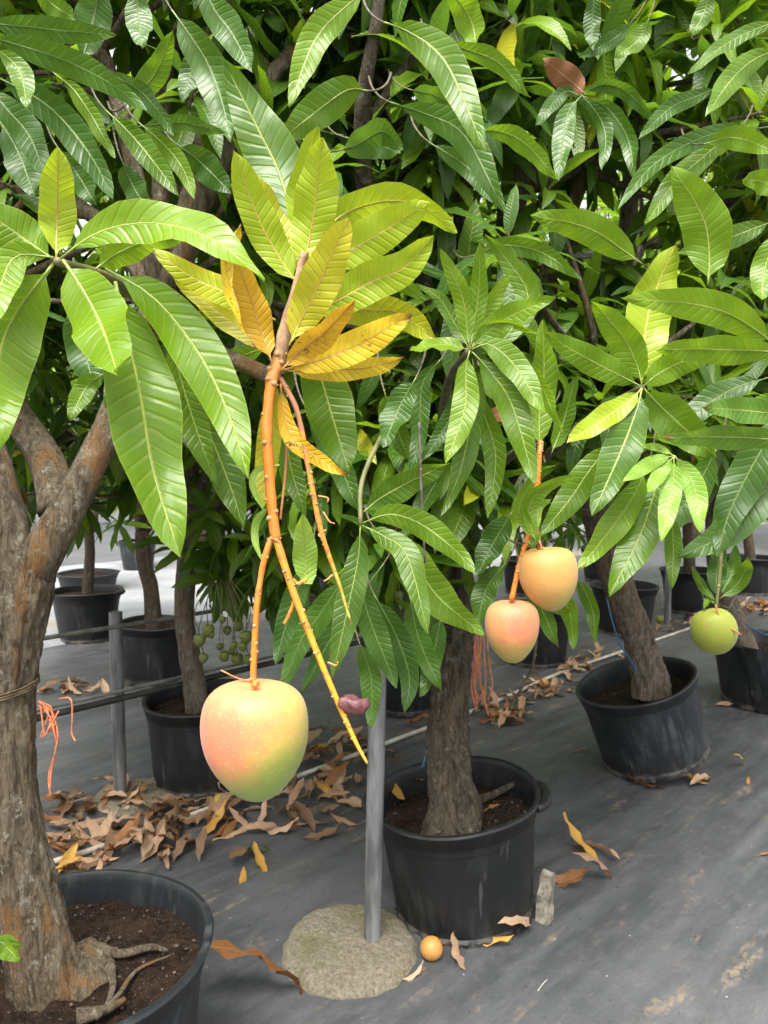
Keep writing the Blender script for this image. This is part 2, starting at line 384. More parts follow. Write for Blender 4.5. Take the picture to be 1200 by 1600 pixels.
# ------------------------------------------------------------------ leaves
def width_prof(t, pet=.07, peak=.42, blunt=.68):
    if t < pet: return .0
    s = (t - pet) / (1 - pet)
    k = math.log(.5) / math.log(peak)
    w = max(0, math.sin(math.pi * s ** k)) ** blunt
    return w * (1 - .10 * s)
def leaf_strip(mid, nrm, hw, fold=.25, wave=.0, seed=0, nW=2, pet=.07, peak=.42, curl=0.0, blunt=.68):
    """verts, faces, uvs of a blade round the midrib points; nrm: upper-side normals; hw: half width"""
    n = len(mid) - 1; V = []; U = []; cols = [i / nW for i in range(-nW, nW + 1)]
    for i, p in enumerate(mid):
        t = i / n; tg = (mid[min(i + 1, n)] - mid[max(i - 1, 0)]).normalized()
        N = (nrm[i] - tg * nrm[i].dot(tg)).normalized(); S = tg.cross(N)
        w = max(width_prof(t, pet, peak, blunt) * hw, hw * .012)
        for c in cols:
            a = abs(c)
            up = fold * a * w - curl * a * a * w
            up += wave * hw * a * math.sin(t * 17 + seed * 5 + (c > 0) * 1.7) * min(1, t * 4)
            V.append(p + S * (c * w * math.cos(fold * .6)) + N * up); U.append(((c + 1) / 2, t))
    m = len(cols)
    Fc = [[i * m + k, i * m + k + 1, (i + 1) * m + k + 1, (i + 1) * m + k] for i in range(n) for k in range(m - 1)]
    return V, Fc, U

def proto_leaf(rg, nL=6, nW=2, dry=False, droop=None):
    """unit leaf: base at origin, runs along +Y, upper side +Z"""
    tot = rg.uniform(.25, 1.5) if droop is None else droop
    side = rg.uniform(-.25, .25); p = Vector((0, 0, 0)); mid = [p.copy()]; nr = []; st = 1 / nL
    tw = rg.uniform(-.5, .5)
    for i in range(nL):
        s = (i + .5) / nL; a = -tot * s ** 1.3; y = math.cos(a); z = math.sin(a)
        p = p + Vector((side * s, y, z)) * st; mid.append(p.copy())
    for i in range(nL + 1):
        s = i / nL; a = -tot * s ** 1.3
        n = Vector((math.sin(tw * s), -math.sin(a), math.cos(a))); nr.append(n.normalized())
    hw = rg.uniform(.105, .145)
    fold = rg.uniform(.1, .45)
    if dry: fold = rg.uniform(.15, .9); hw = rg.uniform(.10, .16)
    return leaf_strip(mid, nr, hw, fold, .12 if not dry else .3, rg.random() * 6, nW, peak=rg.uniform(.38, .5), curl=rg.uniform(0, .25))

rg = random.Random(11)
PROTO = [proto_leaf(rg, droop=.15 + i * .1) for i in range(14)]                # near: 48 triangles
PROTO_FAR = [proto_leaf(rg, 4, 1, droop=.2 + i * .2) for i in range(6)]        # far: 16 triangles
for P in (PROTO, PROTO_FAR):
    for i, (v, f, u) in enumerate(P): P[i] = (np.array([tuple(q) for q in v]), np.array(f), np.array(u))
PROTO_ME = []
def proto_meshes():
    for v, f, u in PROTO: PROTO_ME.append({})
proto_meshes()
def leaf_mesh(i, key):
    if key not in PROTO_ME[i]:
        v, f, u = PROTO[i]
        PROTO_ME[i][key] = mesh('mango_leaf', v, f.tolist(), u, mats=[LEAF[key]])
    return PROTO_ME[i][key]

# --- hero leaves: traced midribs at their own depth
HERO_TRIS = []
def hero_leaf(tree, pts, w, d0, d1, key, roll=None, fold=None, rr=random.Random(5), pet=.07, peak=.42, curl=None, n=14, name='leaf'):
    if roll is None: roll = rr.uniform(-.55, .55)
    if fold is None: fold = rr.uniform(.12, .38)
    if curl is None: curl = rr.uniform(0, .25)
    P = []
    for i, (x, y) in enumerate(pts):
        t = i / (len(pts) - 1); P.append(at(x, y, d0 + (d1 - d0) * t + .02 * math.sin(math.pi * t)))
    mid = catmull(P, n)
    # evenly spaced along the length
    L = [0]
    for a, b in zip(mid, mid[1:]): L.append(L[-1] + (b - a).length)
    tot = L[-1]; ev = []
    for i in range(n + 1):
        s = tot * i / n; k = max(j for j in range(n + 1) if L[j] <= s + 1e-9); k = min(k, n - 1)
        ev.append(mid[k].lerp(mid[k + 1], min(1, (s - L[k]) / max(1e-9, L[k + 1] - L[k]))))
    mid = ev; nr = []
    for i, p in enumerate(mid):
        tg = (mid[min(i + 1, n)] - mid[max(i - 1, 0)]).normalized()
        view = (EYE - p).normalized(); N = (view - tg * view.dot(tg)).normalized()
        if N.length < .1: N = Vector((0, 0, 1))
        N = Matrix.Rotation(roll * (.7 + .6 * i / n), 3, tg) @ N; nr.append(N)
    dm = (d0 + d1) / 2; hw = px(w, dm) / 2 / max(.55, math.cos(roll))
    if key in 'loyq': hw *= .90
    V, Fc, U = leaf_strip(mid, nr, hw, fold, .20, rr.random() * 6, 2, pet, .47 if key in 'loy' else peak, curl, .52 if key in 'loy' else .66)
    m = MB(); m.put(V, Fc, 0, U)
    r0 = max(.0009, hw * .042)
    m.tube([p - nn * .0003 for p, nn in zip(mid, nr)], [r0 * 1.25, r0, r0 * .8, r0 * .55, r0 * .22], n, 5, 1)
    HERO_TRIS.append((np.array([tuple(v) for v in V]), np.array(Fc)))
    me = mesh('mango_leaf', m.v, m.f, m.uv, True, [LEAF[key], MIDRIB[RIBOF[key]]], m.m)
    return add(name, me, tree)

# ------------------------------------------------------------------ trees
TREES = []          # dict(root, leaves=[(proto, M, key)], far)
def rosette_leaves(rgn, c, axis, n, size, keyfn, out, far=False, droop=.3):
    axis = axis.normalized(); e1 = axis.orthogonal().normalized(); e2 = axis.cross(e1); a0 = rgn.uniform(0, 6.3)
    for k in range(n):
        s = (k + .5) / n; th = .45 + 1.25 * s ** .8 + rgn.uniform(-.2, .2); az = a0 + k * 2.39996 + rgn.uniform(-.25, .25)
        d = axis * math.cos(th) + (e1 * math.cos(az) + e2 * math.sin(az)) * math.sin(th)
        d.z -= droop * (.35 + s); d.normalize()
        up = Vector((0, 0, 1)) + axis * .6 + Vector((rgn.uniform(-.35, .35), rgn.uniform(-.35, .35), 0))
        x = d.cross(up)
        if x.length < .1: x = d.cross(e1)
        x.normalize(); z = x.cross(d)
        ln = size * rgn.uniform(.72, 1.15) * (1.0 if k > 2 else .75)
        M = np.eye(4); M[:3, 0] = np.array(x) * ln * rgn.uniform(.85, 1.12); M[:3, 1] = np.array(d) * ln; M[:3, 2] = np.array(z) * ln
        b_ = c - axis * (.05 * s) ; M[:3, 3] = np.array(b_)
        pi = rgn.randrange(len(PROTO_FAR if far else PROTO))
        out.append((pi, M, keyfn(rgn)))

def grow(root, bark, trunk_pts, trunk_r, crown, nros, size, seed, keyfn, accept, far=False, nl=(10, 14), nlimbs=6, trunk_seg=28, trunk_rings=40, ridge=.10, extra=(), droop=.3, zmin=.55, flare=True, hub=None, hub_r=None):
    """trunk, limbs with their twigs, and rosettes of leaves inside the crown ellipsoids"""
    r = random.Random(seed); m = MB()
    m.tube(trunk_pts, trunk_r, trunk_rings, trunk_seg, 0, True, .10, seed, 5, ridge)
    m.obj('trunk', bark, root)
    top = Vector(trunk_pts[-1]); spots = []; tries = 0
    while len(spots) < nros and tries < nros * 60:
        tries += 1
        c, rad = crown[r.randrange(len(crown))]
        v = Vector((r.gauss(0, 1), r.gauss(0, 1), r.gauss(0, 1))).normalized() * r.uniform(.25, 1) ** .45
        p = Vector((c[0] + v.x * rad[0], c[1] + v.y * rad[1], c[2] + v.z * rad[2]))
        if p.z < zmin or not accept(p): continue
        if any((p - q).length < size * .42 for q, _ in spots): continue
        ax = Vector((v.x, v.y, v.z * .6 + .45)); spots.append((p, ax))
    leaves = []
    for p, ax in spots: rosette_leaves(r, p, ax, r.randint(*nl), size, keyfn, leaves, far, droop)
    # limbs
    pts = [p for p, _ in spots] + [Vector(e) for e in extra]
    if pts:
        cen = [pts[r.randrange(len(pts))].copy() for _ in range(nlimbs)]
        for _ in range(6):
            grp = [[] for _ in cen]
            for p in pts: grp[min(range(len(cen)), key=lambda i: (p - cen[i]).length)].append(p)
            cen = [sum(g, Vector()) / len(g) if g else cen[i] for i, g in enumerate(grp)]
        r1 = hub_r or trunk_r[-1]
        if hub is not None: top = Vector(hub)
        for g, c in zip(grp, cen):
            if not g: continue
            b = MB(); tip = c; start = top - Vector((0, 0, r1 * .6))
            knee = start.lerp(tip, .45) + Vector((r.uniform(-.08, .08), r.uniform(-.08, .08), .10 * (tip - start).length))
            C = b.tube([start, knee, tip], [r1 * .72, r1 * .55, r1 * .36], 10, 9, 0, True, .12, seed + 2)
            for p in g:
                k = min(range(3, len(C)), key=lambda i: (C[i] - p).length + .02 * i)
                s = C[k]; md = s.lerp(p, .5) + Vector((r.uniform(-.05, .05), r.uniform(-.05, .05), -.06 * (p - s).length))
                e = p - (p - md).normalized() * -.01
                rr0 = max(.005, min(r1 * .3, .012))
                b.tube([s, md, e], [rr0, rr0 * .75, .0038], 5, 6, 0)
            b.obj('limb', bark if not far else TWIG, root)
    TREES.append(dict(root=root, leaves=leaves, far=far)); return spots

def key_green(r):
    x = r.random()
    return 'd' if x < .55 else 'g' if x < .93 else 'm' if x < .985 else 'o'
def key_mid(r):
    x = r.random()
    return 'd' if x < .25 else 'g' if x < .78 else 'm' if x < .97 else ('o' if x < .992 else 'b')
def key_bright(r):
    x = r.random()
    return 'g' if x < .35 else 'm' if x < .8 else 'l'

LIM1 = [(0, 530), (200, 560), (300, 780), (470, 880), (560, 980), (700, 960), (770, 860), (900, 760), (1000, 760), (1200, 790)]
LIM2 = [(0, 800), (100, 830), (270, 830), (300, 900), (480, 940), (700, 920), (800, 870), (1200, 830)]
def acc1(p):
    q = proj(p)
    if q is None: return p.y < -.2 and False
    x, y, d = q
    if d < (1.9 if x > 800 else 1.62) and -200 < x < 1400: return False
    if x < -260 or x > 1460 or y < -330: return False
    if 835 < x < 1010 and 270 < y < 400 and (p.x * 37.7 + p.z * 91.3) % 1 < .8: return False
    return y < interp(LIM1, x) - 40
def acc2(p):
    q = proj(p)
    if q is None: return False
    x, y, d = q
    if x < -200 or x > 1400 or y < -260: return False
    if 835 < x < 1010 and 270 < y < 400 and (p.x * 37.7 + p.z * 91.3) % 1 < .8: return False
    return y < interp(LIM2, x)

# pots first: centres on the ground
PA = Vector((-.70, 1.59, 0)); PB = Vector((.272, 2.40, 0)); PC = Vector((1.27, 3.52, 0)); PD = Vector((2.27, 4.50, 0)); PE = Vector((-.84, 3.40, 0))
ROW2 = [Vector((.13, 4.45, 0)), Vector((1.13, 5.45, 0)), Vector((2.1, 6.4, 0)), Vector((3.05, 7.3, 0)), Vector((4.15, 8.3, 0))]
ROW3 = [Vector((-1.58, 5.0, 0)), Vector((-.62, 6.0, 0)), Vector((.4, 7.0, 0)), Vector((1.6, 8.3, 0))]
PG = Vector((-2.5, 6.15, 0)); PH = Vector((-3.35, 10.0, 0)); PI_ = Vector((-3.35, 8.3, 0))

def make_pot(loc, rt, rb, h, label, tilt=(0, 0), mat=None, soil_drop=.09, seed=0, group=None, handles=True, notch=True, oval=.015, detail=True, rotz=0.0):
    mat = mat or POT
    root = thing('plant_pot', loc, label, 'plant pot', group)
    root.rotation_euler = (tilt[0], tilt[1], rotz)
    m = MB(); rr = lambda t: rb + (rt - rb) * t
    prof = [(0.0, .012), (rb * .6, .010), (rb - .012, .0), (rb, .003), (rb + .004, .026), (rb - .002, .034)]
    for t in (.15, .3, .45, .6, .72): prof.append((rr(t), h * t))
    prof += [(rr(.80), h * .80), (rr(.80) + .004, h * .805), (rr(.86) + .004, h * .86), (rr(.865) + .009, h * .868), (rr(.955) + .012, h * .95), (rt + .018, h * .965),
             (rt + .021, h * .985), (rt + .017, h), (rt + .006, h + .001), (rt + .001, h * .99), (rt - .003, h * .95), (rt - .010, h * .86), (rr(.8) - .006, h * .78), (rr(.55) - .006, h * .55)]
    def fn(v, a, j):
        z = v.z; s = 1 + oval * math.cos(2 * a + seed) * (z / h) + .006 * noise.noise(Vector((math.cos(a) * 2 + seed, math.sin(a) * 2, z * 6)))
        if notch and 2 <= j <= 4: s *= 1 + .028 * (math.sin(a * 40) > 0)
        return Vector((v.x * s, v.y * s, z + .004 * math.sin(3 * a + seed) * (z / h)))
    m.lathe(prof, 104 if detail else 40, fn)
    me = mesh('shell', m.v, m.f, None, True, [mat], m.m); me.set_sharp_from_angle(angle=math.radians(50))
    add('shell', me, root, (0, 0, 0))
    if handles:
        for a in (.12 + seed * .4, math.pi + .12 + seed * .4):
            hb = MB(); P = []
            for k in range(9):
                q = a + (k - 4) * .085; off = .012 + .022 * math.sin(math.pi * k / 8) ** .5
                P.append(Vector(((rt + off) * math.cos(q), (rt + off) * math.sin(q), h * .955)))
            hb.tube(P, [.012, .017, .018, .017, .012], 16, 10)
            me = mesh('handle', hb.v, hb.f, None, True, [mat]); add('handle', me, root, (0, 0, 0))
    # soil
    zs = h - soil_drop; rs = rr(zs / h) - .004; sb = MB(); V = [Vector((0, 0, zs + .03))]; rings, seg = (16, 48) if detail else (4, 20); Fc = []
    for i in range(1, rings + 1):
        for k in range(seg):
            a = 2 * math.pi * k / seg; q = rs * i / rings
            z = zs + .030 * (1 - i / rings) + .012 * noise.noise(Vector((q * math.cos(a) * 14 + seed, q * math.sin(a) * 14, 0))) + .006 * noise.noise(Vector((q * math.cos(a) * 50, q * math.sin(a) * 50, seed)))
            V.append(Vector((q * math.cos(a), q * math.sin(a), z)))
    for k in range(seg): Fc.append([0, 1 + k, 1 + (k + 1) % seg])
    for i in range(rings - 1):
        for k in range(seg): Fc.append([1 + i * seg + k, 1 + (i + 1) * seg + k, 1 + (i + 1) * seg + (k + 1) % seg, 1 + i * seg + (k + 1) % seg])
    so_ = add('soil', mesh('soil', V, Fc, None, True, [SOIL]), root, (0, 0, 0))
    if detail:
        r = random.Random(seed + 3); pb = MB()
        for k in range(120):
            a = r.uniform(0, 6.283); q = rs * math.sqrt(r.uniform(.05, .95)); s = r.uniform(.0015, .005) * (1.6 if r.random() < .06 else 1)
            c = Vector((q * math.cos(a), q * math.sin(a), zs + .03 * (1 - q / rs) + .004))
            vs = [Vector((x, y, z)).normalized() * s * r.uniform(.7, 1.3) for x, y, z in ((1, 0, 0), (0, 1, 0), (-1, 0, 0), (0, -1, 0), (0, 0, 1), (0, 0, -1))]
            pb.put([v + c for v in vs], [[0, 1, 4], [1, 2, 4], [2, 3, 4], [3, 0, 4], [1, 0, 5], [2, 1, 5], [3, 2, 5], [0, 3, 5]])
        po = add('crumbs', mesh('crumbs', pb.v, pb.f, None, False, [PEBBLE]), so_, (0, 0, 0)); po['kind'] = 'stuff'
    return root
PEBBLE = simple('soil_crumb', (.035, .022, .015), (.13, .10, .08), 40, .9, .4, geo=True)

g1 = 'pots of the front row of mango trees'; g2 = 'pots of the rows behind'
potA = make_pot(PA, .288, .25, .42, 'weathered grey plastic pot holding the thick forked trunk with exposed roots', (0, 0), POT_GREY, .075, 1, g1, handles=False)
potB = make_pot(PB, .266, .226, .400, 'black plastic pot with side handle standing next to the metal pole', (.085, -.03), POT, .095, 2, g1, rotz=-1.05)
potC = make_pot(PC + Vector((.06, 0, .062)), .275, .250, .400, 'black plastic pot sagging sideways, holding the leaning pale trunk', (.02, -.30), POT_GREY, .10, 3, g1, oval=.03, handles=False)
potD = make_pot(PD + Vector((.05, 0, 0)), .285, .20, .40, 'black plastic pot with a torn, peeling side', (0, .03), POT_GREY, .07, 4, g1, handles=False)
potE = make_pot(PE, .262, .235, .40, 'dark shaded pot beside the short galvanised post', (0, 0), POT, .06, 5, g2, handles=False)
fp = [ (p, 'dark pot behind the pot with the side handle' if i == 0 else
        'shaded dark pot standing beyond the pair of hanging peach mangoes' if i == 1 else
        'dark pot hidden behind the leaning pale trunk' if i == 2 else
        'dark pot beside the post beyond the yellow-green mango' if i == 3 else 'far dark pot under hanging foliage by the litter heap') for i, p in enumerate(ROW2)]
for i, (p, l) in enumerate(fp): make_pot(p, .27, .22, .42, l, (0, 0), POT, .07, 10 + i, g2, False, False, .02, False)
l3 = ['squarish dark pot behind the galvanised post holding a bare slim trunk', 'dark pot farther along the row behind the small green mangoes', 'dark pot in the third row behind the middle tree', 'dark pot far back in the third row']
for i, p in enumerate(ROW3): make_pot(p, .235 if i == 0 else .26, .215, .40, l3[i], (0, 0), POT, .05, 20 + i, g2, False, False, .02, False)
make_pot(PG, .27, .215, .42, 'wide-rimmed black pot on the bright cloth beyond the forked trunk', (0, 0), POT, .05, 31, g2, True, False, .02, False)
make_pot(PH, .24, .19, .42, 'small distant grey pot on the sunlit cloth', (0, 0), POT_GREY, .06, 32, g2, False, False, .02, False)
make_pot(PI_, .33, .27, .24, 'low wide distant pot behind the wide-rimmed black pot', (0, 0), POT, .05, 33, g2, False, False, .02, False)

# torn flap on pot D
fl = MB(); V = []; n1, n2 = 10, 10
for i in range(n1 + 1):
    for j in range(n2 + 1):
        a = -2.45 + .75 * j / n2; t = i / n1; h = .395 * (1 - t) + .01
        rr_ = .20 + .095 * (h / .4) + .012 + .10 * (j / n2) ** 2 * (.25 + t) + .02 * math.sin(j / n2 * 3.1) * (.3 + t) + .012 * noise.noise(Vector((i * .5, j * .5, 2)))
        V.append(Vector((rr_ * math.cos(a + .35 * t), rr_ * math.sin(a + .35 * t), h)))
Fc = [[i * (n2 + 1) + j, i * (n2 + 1) + j + 1, (i + 1) * (n2 + 1) + j + 1, (i + 1) * (n2 + 1) + j] for i in range(n1) for j in range(n2)]
b2 = len(V); V2 = V + [v * 1.0 + Vector((v.x, v.y, 0)).normalized() * .003 for v in V]
fo = add('torn_flap', mesh('torn_flap', V2, Fc + [[b2 + k for k in f[::-1]] for f in Fc], None, True, [POT_GREY]), potD, (0, 0, 0))

# --- tree A
gT1 = 'mango trees of the front row'; gT2 = 'mango trees of the rows behind'
A = thing('mango_tree', PA + Vector((0, 0, .33)), 'mango tree with thick forked grey trunk, one big peach mango hanging from its orange stalk', 'tree', gT1)
dA = 1.60
def tp(*q, d): return [at(x, y, d) for x, y in q]
def top_of(pts): return pts[-1]
rA = random.Random(3)
trunkA = [at(82, 1590, 1.62), at(66, 1500, 1.61), at(38, 1400, 1.60), at(12, 1220, 1.60), at(10, 1060, 1.60), at(30, 930, 1.60), at(40, 870, 1.61)]
grow(A, BARK_A, trunkA, [.092, .073, .063, .059, .060, .069, .058],
     [((-.75, 2.15, 2.3), (.95, .55, .95)), ((-.45, 2.2, 2.8), (.9, .6, .7)), ((-.2, 2.0, 3.0), (.8, .4, .5))], 150, .215, 101, key_green, acc1, trunk_seg=72, trunk_rings=150, ridge=.13, nlimbs=6, hub=at(250, 450, 1.77), hub_r=.034)
def limb(root, bark, pts, radii, n=26, seg=22, ridge=.07, name='limb', seed=0):
    m = MB(); m.tube(pts, radii, n, seg, 0, True, .10, seed, 6, ridge); return m.obj(name, bark, root)
limb(A, BARK_A, [at(28, 915, 1.60), at(4, 810, 1.60), at(-25, 700, 1.62), at(-75, 560, 1.7)], [.055, .049, .045, .036])
limb(A, BARK_A, [at(45, 900, 1.60), at(95, 815, 1.60), at(145, 720, 1.62), at(190, 620, 1.66), at(240, 480, 1.75), at(300, 300, 1.9), at(330, 100, 2.0)], [.047, .040, .034, .032, .029, .025, .02], seed=4)
limb(A, BARK_A, [at(92, 800, 1.68), at(75, 725, 1.74), at(30, 655, 1.78), at(-40, 540, 1.8)], [.042, .040, .036, .03], seed=7)
limb(A, BARK_A, [at(192, 600, 1.66), at(215, 540, 1.3), at(250, 500, 1.05), at(330, 545, .92), at(428, 590, .80)], [.022, .014, .011, .010, .0085], 20, 10, .03, 'branch', 2)
limb(A, TWIG_GREEN, [at(250, 500, 1.05), at(180, 440, .88), at(88, 408, .76)], [.009, .0065, .0045], 12, 8, .02, 'branch', 3)
# roots on the soil
for pts, r0 in (([(150, 1480), (190, 1490), (235, 1480), (262, 1486)], .009), ([(150, 1590), (185, 1555), (215, 1515), (272, 1490)], .0045), ([(172, 1510), (176, 1545), (160, 1585)], .007), ([(120, 1590), (160, 1580), (195, 1562)], .012)):
    m = MB(); P = [ground(x, y, .388 - .007 * i) for i, (x, y) in enumerate(pts)]; m.tube(P, [r0 * 1.5, r0, r0 * .5], 14, 7, 0, True, .25, r0 * 900, 30); m.obj('root', BARK_A, A)
bm_ = MB(); bm_.lathe([(0.0, .07), (.05, .062), (.085, .03), (.10, -.01), (.105, -.05)], 36, lambda v, a, j: v * (1 + .25 * noise.noise(Vector((math.cos(a) * 2.5, math.sin(a) * 2.5, v.z * 30)))), c=ground(118, 1530, .345)); bm_.obj('root_burr', BARK_A, A)

# --- tree B
B = thing('mango_tree', PB + Vector((0, 0, .30)), 'mango tree with straight dark trunk rising beside the metal pole, bearing two peach mangoes', 'tree', gT1)
trunkB = [at(706, 1310, 2.36), at(708, 1262, 2.37), at(703, 1220, 2.38), at(700, 1140, 2.40), at(708, 1040, 2.43), at(715, 960, 2.50), at(708, 880, 2.50), at(704, 800, 2.5)]
mB = [((.30, 2.45, 2.05), (.85, .75, 1.0)), ((.15, 2.3, 2.6), (.8, .6, .8)), ((.1, 2.15, 1.4), (.45, .35, .45)), ((.5, 2.2, 1.55), (.5, .4, .45)), ((.5, 2.0, 2.9), (.8, .4, .5))]
grow(B, BARK_B, trunkB, [.096, .080, .070, .066, .058, .054, .060, .05], mB, 185, .215, 202, key_green, acc1, trunk_seg=60, trunk_rings=110, ridge=.14, nlimbs=7)
limb(B, BARK_B, [at(706, 850, 2.5), at(660, 640, 2.3), at(590, 400, 2.0), at(565, 200, 1.75), at(590, 20, 1.65), at(600, -120, 1.65)], [.036, .032, .026, .020, .014, .010], 24, 12, .05, 'limb', 5)
limb(B, BARK_B, [at(566, 210, 1.76), at(610, 140, 1.72), at(655, 75, 1.7), at(690, 0, 1.75)], [.014, .012, .010, .006], 12, 9, .05, 'limb', 6)
limb(B, TWIG, [at(704, 820, 2.48), at(690, 700, 2.0), at(700, 600, 1.5), at(733, 548, 1.30)], [.024, .014, .009, .006], 14, 8, .04, 'branch', 6)
limb(B, TWIG, [at(704, 830, 2.48), at(820, 740, 2.1), at(930, 650, 1.75), at(1003, 605, 1.45)], [.026, .016, .010, .006], 14, 8, .04, 'branch', 7)
limb(B, TWIG_GREEN, [at(700, 800, 2.45), at(650, 640, 1.8), at(612, 660, 1.35), at(568, 744, 1.2), at(563, 820, 1.15)], [.012, .008, .0048, .0042, .0036], 22, 8, .03, 'branch', 8)
limb(B, TWIG, [at(704, 830, 2.48), at(770, 740, 2.0), at(830, 690, 1.55), at(845, 700, 1.45)], [.02, .012, .008, .006], 14, 8, .03, 'branch', 9)

# --- tree C, D
C_ = thing('mango_tree', PC + Vector((0, 0, .32)), 'mango tree with leaning pale brown trunk in the sagging pot', 'tree', gT1)
trunkC = [at(1016, 1085, 3.50), at(1013, 1050, 3.49), at(998, 1000, 3.48), at(972, 930, 3.45), at(945, 850, 3.42), at(925, 780, 3.4)]
grow(C_, BARK_C, trunkC, [.092, .080, .074, .071, .070, .062], [((1.15, 3.2, 2.25), (1.0, .9, 1.05)), ((1.0, 2.7, 2.6), (.9, .7, .9)), ((.9, 2.3, 3.0), (.8, .5, .5)), ((1.0, 2.6, 1.7), (.8, .5, .5))], 190, .225, 303, key_mid, acc1, trunk_seg=48, trunk_rings=90, ridge=.13, nlimbs=7)
limb(C_, BARK_C, [at(925, 800, 3.4), at(850, 600, 3.0), at(800, 400, 2.6), at(810, 290, 2.4), at(870, 270, 2.3), at(960, 215, 2.25), at(1050, 150, 2.3)], [.06, .055, .05, .046, .036, .026, .016], 28, 14, .07, 'limb', 5)
limb(C_, BARK_C, [at(805, 300, 2.4), at(800, 230, 2.4), at(830, 150, 2.4), at(840, 40, 2.4)], [.04, .03, .024, .016], 14, 12, .06, 'limb', 15)
D_ = thing('mango_tree', PD + Vector((0, 0, .33)), 'mango tree with slim leaning trunk in the torn pot, a yellow-green mango before it', 'tree', gT1)
grow(D_, BARK_C, [at(1165, 1020, 4.5), at(1155, 985, 4.5), at(1135, 930, 4.5), at(1120, 880, 4.45), at(1115, 800, 4.4)], [.075, .062, .055, .052, .05],
     [((2.1, 4.2, 2.2), (1.0, 1.0, 1.1)), ((1.8, 3.6, 2.5), (.9, .8, .9)), ((1.6, 2.9, 2.0), (.5, .6, .8))], 150, .225, 404, key_mid, acc1, nlimbs=7)

# --- row 2 and 3 trees
E_ = thing('mango_tree', PE + Vector((0, 0, .36)), 'shaded mango tree with slim bare trunk next to the short galvanised post', 'tree', gT2)
grow(E_, BARK_C, [at(312, 1150, 3.40), at(306, 1090, 3.40), at(296, 1020, 3.4), at(288, 960, 3.4), at(292, 880, 3.4), at(290, 800, 3.4)], [.056, .052, .048, .046, .044, .042],
     [((-.75, 3.5, 1.85), (.95, .8, 1.1)), ((-.45, 3.4, 1.4), (.6, .6, .75)), ((-1.3, 3.3, 1.7), (.6, .6, .6)), ((-.2, 3.1, 1.3), (.5, .5, .5)), ((-.9, 3.0, 2.4), (1.0, .7, .6))], 235, .215, 505, key_green, acc2, nlimbs=6)
lab2 = ['mango tree with hidden trunk behind the tree with the straight dark trunk', 'mango tree in the second row beyond the pair of peach mangoes', 'mango tree in the second row behind the leaning pale trunk', 'mango tree in the second row beside the far post', 'mango tree at the far end of the second row above the litter heap']
for i, p in enumerate(ROW2):
    t = thing('mango_tree', p + Vector((0, 0, .36)), lab2[i], 'tree', gT2); r = random.Random(600 + i)
    j = Vector((r.uniform(-.1, .1), r.uniform(-.1, .1), 0))
    grow(t, BARK_D, [p + Vector((0, 0, .33)), p + j * .4 + Vector((0, 0, .7)), p + j + Vector((0, 0, 1.15))], [.06, .05, .045],
         [((p.x, p.y, 2.0), (1.0, 1.0, 1.15)), ((p.x - .2, p.y - .2, 2.7), (.9, .9, .8))], 95, .225, 610 + i, key_mid if i < 2 else key_bright, acc2, far=True, nlimbs=6, trunk_seg=16, trunk_rings=16)
lab3 = ['mango tree with kinked bare trunk in the squarish dark pot', 'mango tree in the third row behind the small green mangoes', 'mango tree in the third row behind the middle of the front row', 'mango tree far back in the third row']
for i, p in enumerate(ROW3):
    t = thing('mango_tree', p + Vector((0, 0, .36)), lab3[i], 'tree', gT2); r = random.Random(700 + i)
    if i == 0: tr = [at(240, 1005, 5.0), at(240, 970, 5.0), at(236, 920, 5.0), at(226, 880, 5.0), at(222, 830, 5.0)]
    else: tr = [p + Vector((0, 0, .33)), p + Vector((.05, 0, .7)), p + Vector((-.02, .03, 1.1))]
    grow(t, BARK_D, tr, [.062, .055, .052, .048], [((p.x, p.y, 2.1), (1.1, 1.1, 1.25)), ((p.x + .2, p.y + .2, 2.9), (1, 1, .8))], 90, .225, 710 + i, key_mid if i < 2 else key_bright, acc2, far=True, nlimbs=6, trunk_seg=16, trunk_rings=16)
def small_tree(p, zc, rad, n, label, seed, size=.2, kf=key_bright, h=1.0, group=gT2):
    t = thing('mango_tree', p + Vector((0, 0, .33)), label, 'tree', group)
    grow(t, BARK_D, [p + Vector((0, 0, .30)), p + Vector((.03, .02, h * .6)), p + Vector((-.02, 0, h))], [.045, .04, .03], [((p.x, p.y, zc), rad)], n, size, seed, kf, lambda q: True, far=True, nlimbs=5, trunk_seg=12, trunk_rings=10)
small_tree(PG, 1.75, (.9, .9, .75), 80, 'small mango tree in the wide-rimmed black pot', 801, kf=key_mid, h=1.4)
small_tree(PH, 1.3, (.5, .5, .5), 30, 'distant little mango tree in the small grey pot', 802)
small_tree(PI_, 1.2, (.45, .45, .5), 30, 'distant little mango tree in the low wide pot', 803)

